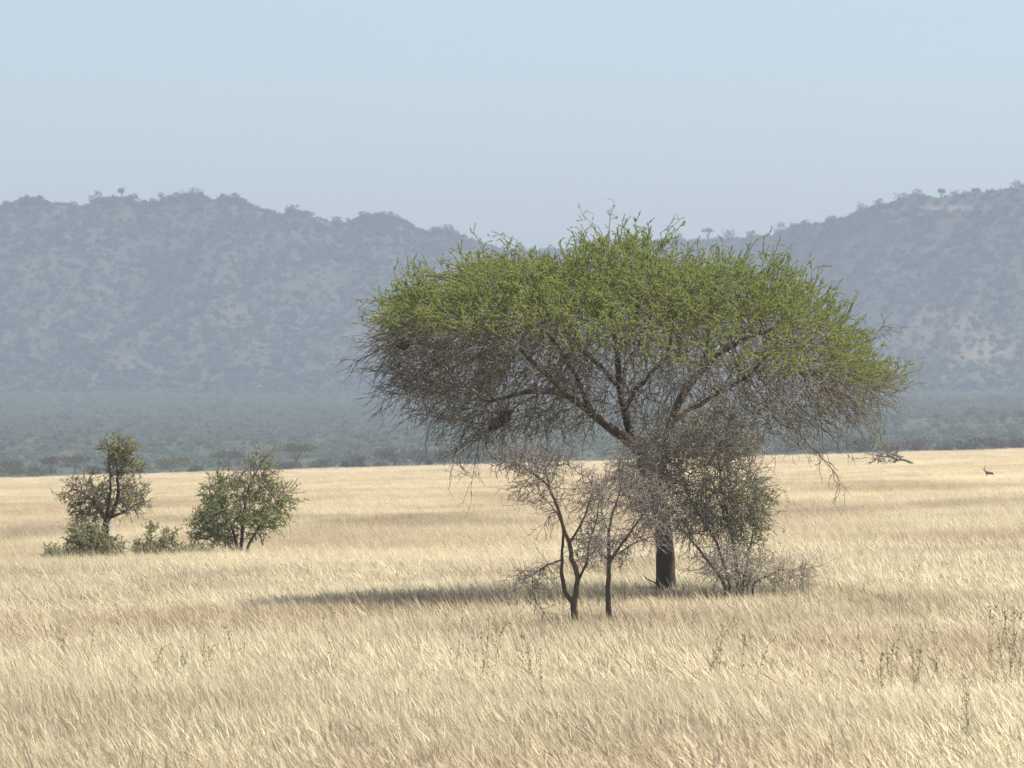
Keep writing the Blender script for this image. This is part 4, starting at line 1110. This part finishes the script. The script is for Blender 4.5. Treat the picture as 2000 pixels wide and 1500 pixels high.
# ------------------------------------------------------------------ gazelle
def gazelle():
    b = gpos(1932, 937)
    root = thing('gazelle', 'small brown gazelle with upright horns and white rump in far grass', 'gazelle', b); root.scale = (.86, .86, .86)
    m, nt, out = new_mat('gazelle_coat')
    tc = nt.nodes.new('ShaderNodeTexCoord'); sp = nt.nodes.new('ShaderNodeSeparateXYZ'); nt.links.new(tc.outputs['Object'], sp.inputs[0])
    n = noise_node(nt, tc.outputs['Object'], 14, 3)
    fx = mathn(nt, 'ADD', sp.outputs[0], mathn(nt, 'MULTIPLY', n, .05))
    rump = mathn(nt, 'GREATER_THAN', fx, .335)
    belly = mathn(nt, 'LESS_THAN', mathn(nt, 'ADD', sp.outputs[2], mathn(nt, 'MULTIPLY', n, .04)), .395)
    body = mathn(nt, 'MULTIPLY', mathn(nt, 'GREATER_THAN', sp.outputs[2], .34), belly)
    c = ramp(nt, n, [(.3, (.10, .062, .04)), (.7, (.17, .105, .065))])
    c = mixc(nt, mathn(nt, 'MAXIMUM', rump, body), c, (.72, .68, .60))
    d = nt.nodes.new('ShaderNodeBsdfPrincipled'); d.inputs['Roughness'].default_value = .8
    nt.links.new(c, d.inputs['Base Color']); nt.links.new(d.outputs[0], out.inputs[0])
    mdk = mat_bark('horn', (.03, .025, .02), (.07, .055, .045), 30)
    # one skinned body: verts (x forward is -x), radii
    V = []; E = []; R = []
    def chain(pts, par=None):
        last = par
        for p, r in pts:
            V.append(p); R.append(r); i = len(V) - 1
            if last is not None: E.append((last, i))
            last = i
        return last
    pel = chain([((.28, 0, .52), (.095, .10))])
    rum = chain([((.37, 0, .50), (.06, .07))], pel)
    ch = chain([((.12, 0, .495), (.105, .115)), ((-.06, 0, .50), (.105, .13)), ((-.20, 0, .52), (.085, .11))], pel)
    neck = chain([((-.28, 0, .62), (.05, .06)), ((-.34, 0, .74), (.04, .045))], ch)
    hd = chain([((-.375, 0, .81), (.042, .045)), ((-.44, 0, .775), (.03, .03)), ((-.495, 0, .735), (.018, .02))], neck)
    for sy in (-1, 1):
        chain([((.33, sy * .075, .40), (.055, .065)), ((.29, sy * .08, .28), (.03, .032)), ((.37, sy * .08, .19), (.018, .02)), ((.355, sy * .08, .04), (.013, .013)), ((.33, sy * .08, .0), (.018, .015))], pel)
        chain([((-.17, sy * .07, .40), (.04, .045)), ((-.19, sy * .075, .24), (.02, .022)), ((-.185, sy * .075, .05), (.013, .013)), ((-.205, sy * .075, .0), (.018, .015))], ch)
    me = bpy.data.meshes.new('body'); me.from_pydata(V, E, []); me.materials.append(m)
    o = bpy.data.objects.new('body', me); col.objects.link(o); o.parent = root
    sk = o.modifiers.new('skin', 'SKIN'); o.modifiers.new('smooth', 'SUBSURF').levels = 2; o.modifiers['smooth'].render_levels = 2
    sk.use_smooth_shade = True
    for i, r in enumerate(R):
        me.skin_vertices[0].data[i].radius = r
    me.skin_vertices[0].data[0].use_root = True
    for sy in (-1, 1):
        h = MB(); chain_tube(h, [(-.37, sy * .022, .84), (-.345, sy * .035, .93), (-.30, sy * .05, 1.02), (-.285, sy * .05, 1.08)], [.014, .012, .009, .004], 6); h.build('horn', mdk, root, True)
        e = MB(); leaf_quads(e, np.array([[-.345, sy * .03, .83]]), np.array([[.35, sy * .8, .5]]), .13, .06, np.random.RandomState(4)); e.build('ear', m, root)
        ey = MB(); chain_tube(ey, [(-.41, sy * .028, .80), (-.41, sy * .040, .80)], [.010, .006], 6); ey.build('eye', mdk, root)
    t = MB(); chain_tube(t, [(.39, 0, .54), (.44, 0, .56), (.48, 0, .53)], [.016, .014, .006], 6); t.build('tail', mdk, root)

# ------------------------------------------------------------------ build all
build_ground()
build_acacia()
saplings(); left_group(); fallen_tree()
nest('brown teardrop bird nest hanging under the acacia limb on the left', 975, 822, STAND_Y - 1.1, .46, .20, rad(42), 71)
nest('small reddish-brown bird nest lodged in twigs near acacia left tip', 786, 672, STAND_Y - .8, .27, .15, rad(15), 72)
treeline(); ridge_trees(); build_scrub(); build_grass(); weeds(); gazelle()

# ------------------------------------------------------------------ air, sky, sun, camera
SUN_EL, SUN_AZ = rad(63), rad(66)     # azimuth clockwise from +Y (straight ahead) towards +X (right)
m, nt, out = new_mat('haze_air')
pv = nt.nodes.new('ShaderNodeVolumePrincipled')
pv.inputs['Color'].default_value = (.38, .447, .567, 1); pv.inputs['Density'].default_value = 2.35e-4; pv.inputs['Anisotropy'].default_value = .15
nt.links.new(pv.outputs[0], out.inputs['Volume'])
mb = MB()
x0, x1, y0, y1, z0, z1 = -1700, 1700, -80, 6200, -45, 240
c = np.array([(x, y, z) for z in (z0, z1) for y in (y0, y1) for x in (x0, x1)], float)
mb.add(c, [(0, 2, 3, 1), (4, 5, 7, 6), (0, 1, 5, 4), (2, 6, 7, 3), (0, 4, 6, 2), (1, 3, 7, 5)])
tag(mb.build('haze', m), kind='stuff')

w = bpy.data.worlds.new('World'); sc.world = w; w.use_nodes = True
nt = w.node_tree; bg = nt.nodes['Background']
sky = nt.nodes.new('ShaderNodeTexSky'); sky.sky_type = 'NISHITA'; sky.sun_disc = False
sky.sun_elevation = SUN_EL; sky.sun_rotation = SUN_AZ; sky.altitude = 1400; sky.dust_density = 3.0; sky.air_density = 1.0
nt.links.new(sky.outputs[0], bg.inputs[0]); bg.inputs[1].default_value = .073

sl = bpy.data.lights.new('sun', 'SUN'); sl.energy = 4.7; sl.angle = rad(.53); sl.color = (1, .955, .88)
so = bpy.data.objects.new('sun', sl); col.objects.link(so)
to = Vector((math.sin(SUN_AZ) * math.cos(SUN_EL), math.cos(SUN_AZ) * math.cos(SUN_EL), math.sin(SUN_EL)))
so.rotation_euler = to.to_track_quat('Z', 'Y').to_euler()
so.location = (20, 20, 60)

cam = bpy.data.cameras.new('camera'); co = bpy.data.objects.new('camera', cam); col.objects.link(co)
co.location = (0, 0, CAMZ); co.rotation_euler = (rad(90), 0, 0)
cam.sensor_width = 36; cam.lens = 18 / (1000 / F); cam.shift_y = (H0 - 750) / 2000
cam.clip_start = .5; cam.clip_end = 20000
cam.dof.use_dof = True; cam.dof.focus_distance = 90; cam.dof.aperture_fstop = 13
sc.camera = co
sc.view_settings.view_transform = 'Standard'; sc.view_settings.look = 'None'
sc.view_settings.exposure = 1.12; sc.view_settings.gamma = 1.0
cy = sc.cycles
cy.max_bounces = 6; cy.diffuse_bounces = 3; cy.glossy_bounces = 1; cy.transmission_bounces = 3; cy.volume_bounces = 1; cy.transparent_max_bounces = 4
cy.use_denoising = True; cy.denoising_prefilter = 'NONE'; cy.use_adaptive_sampling = False
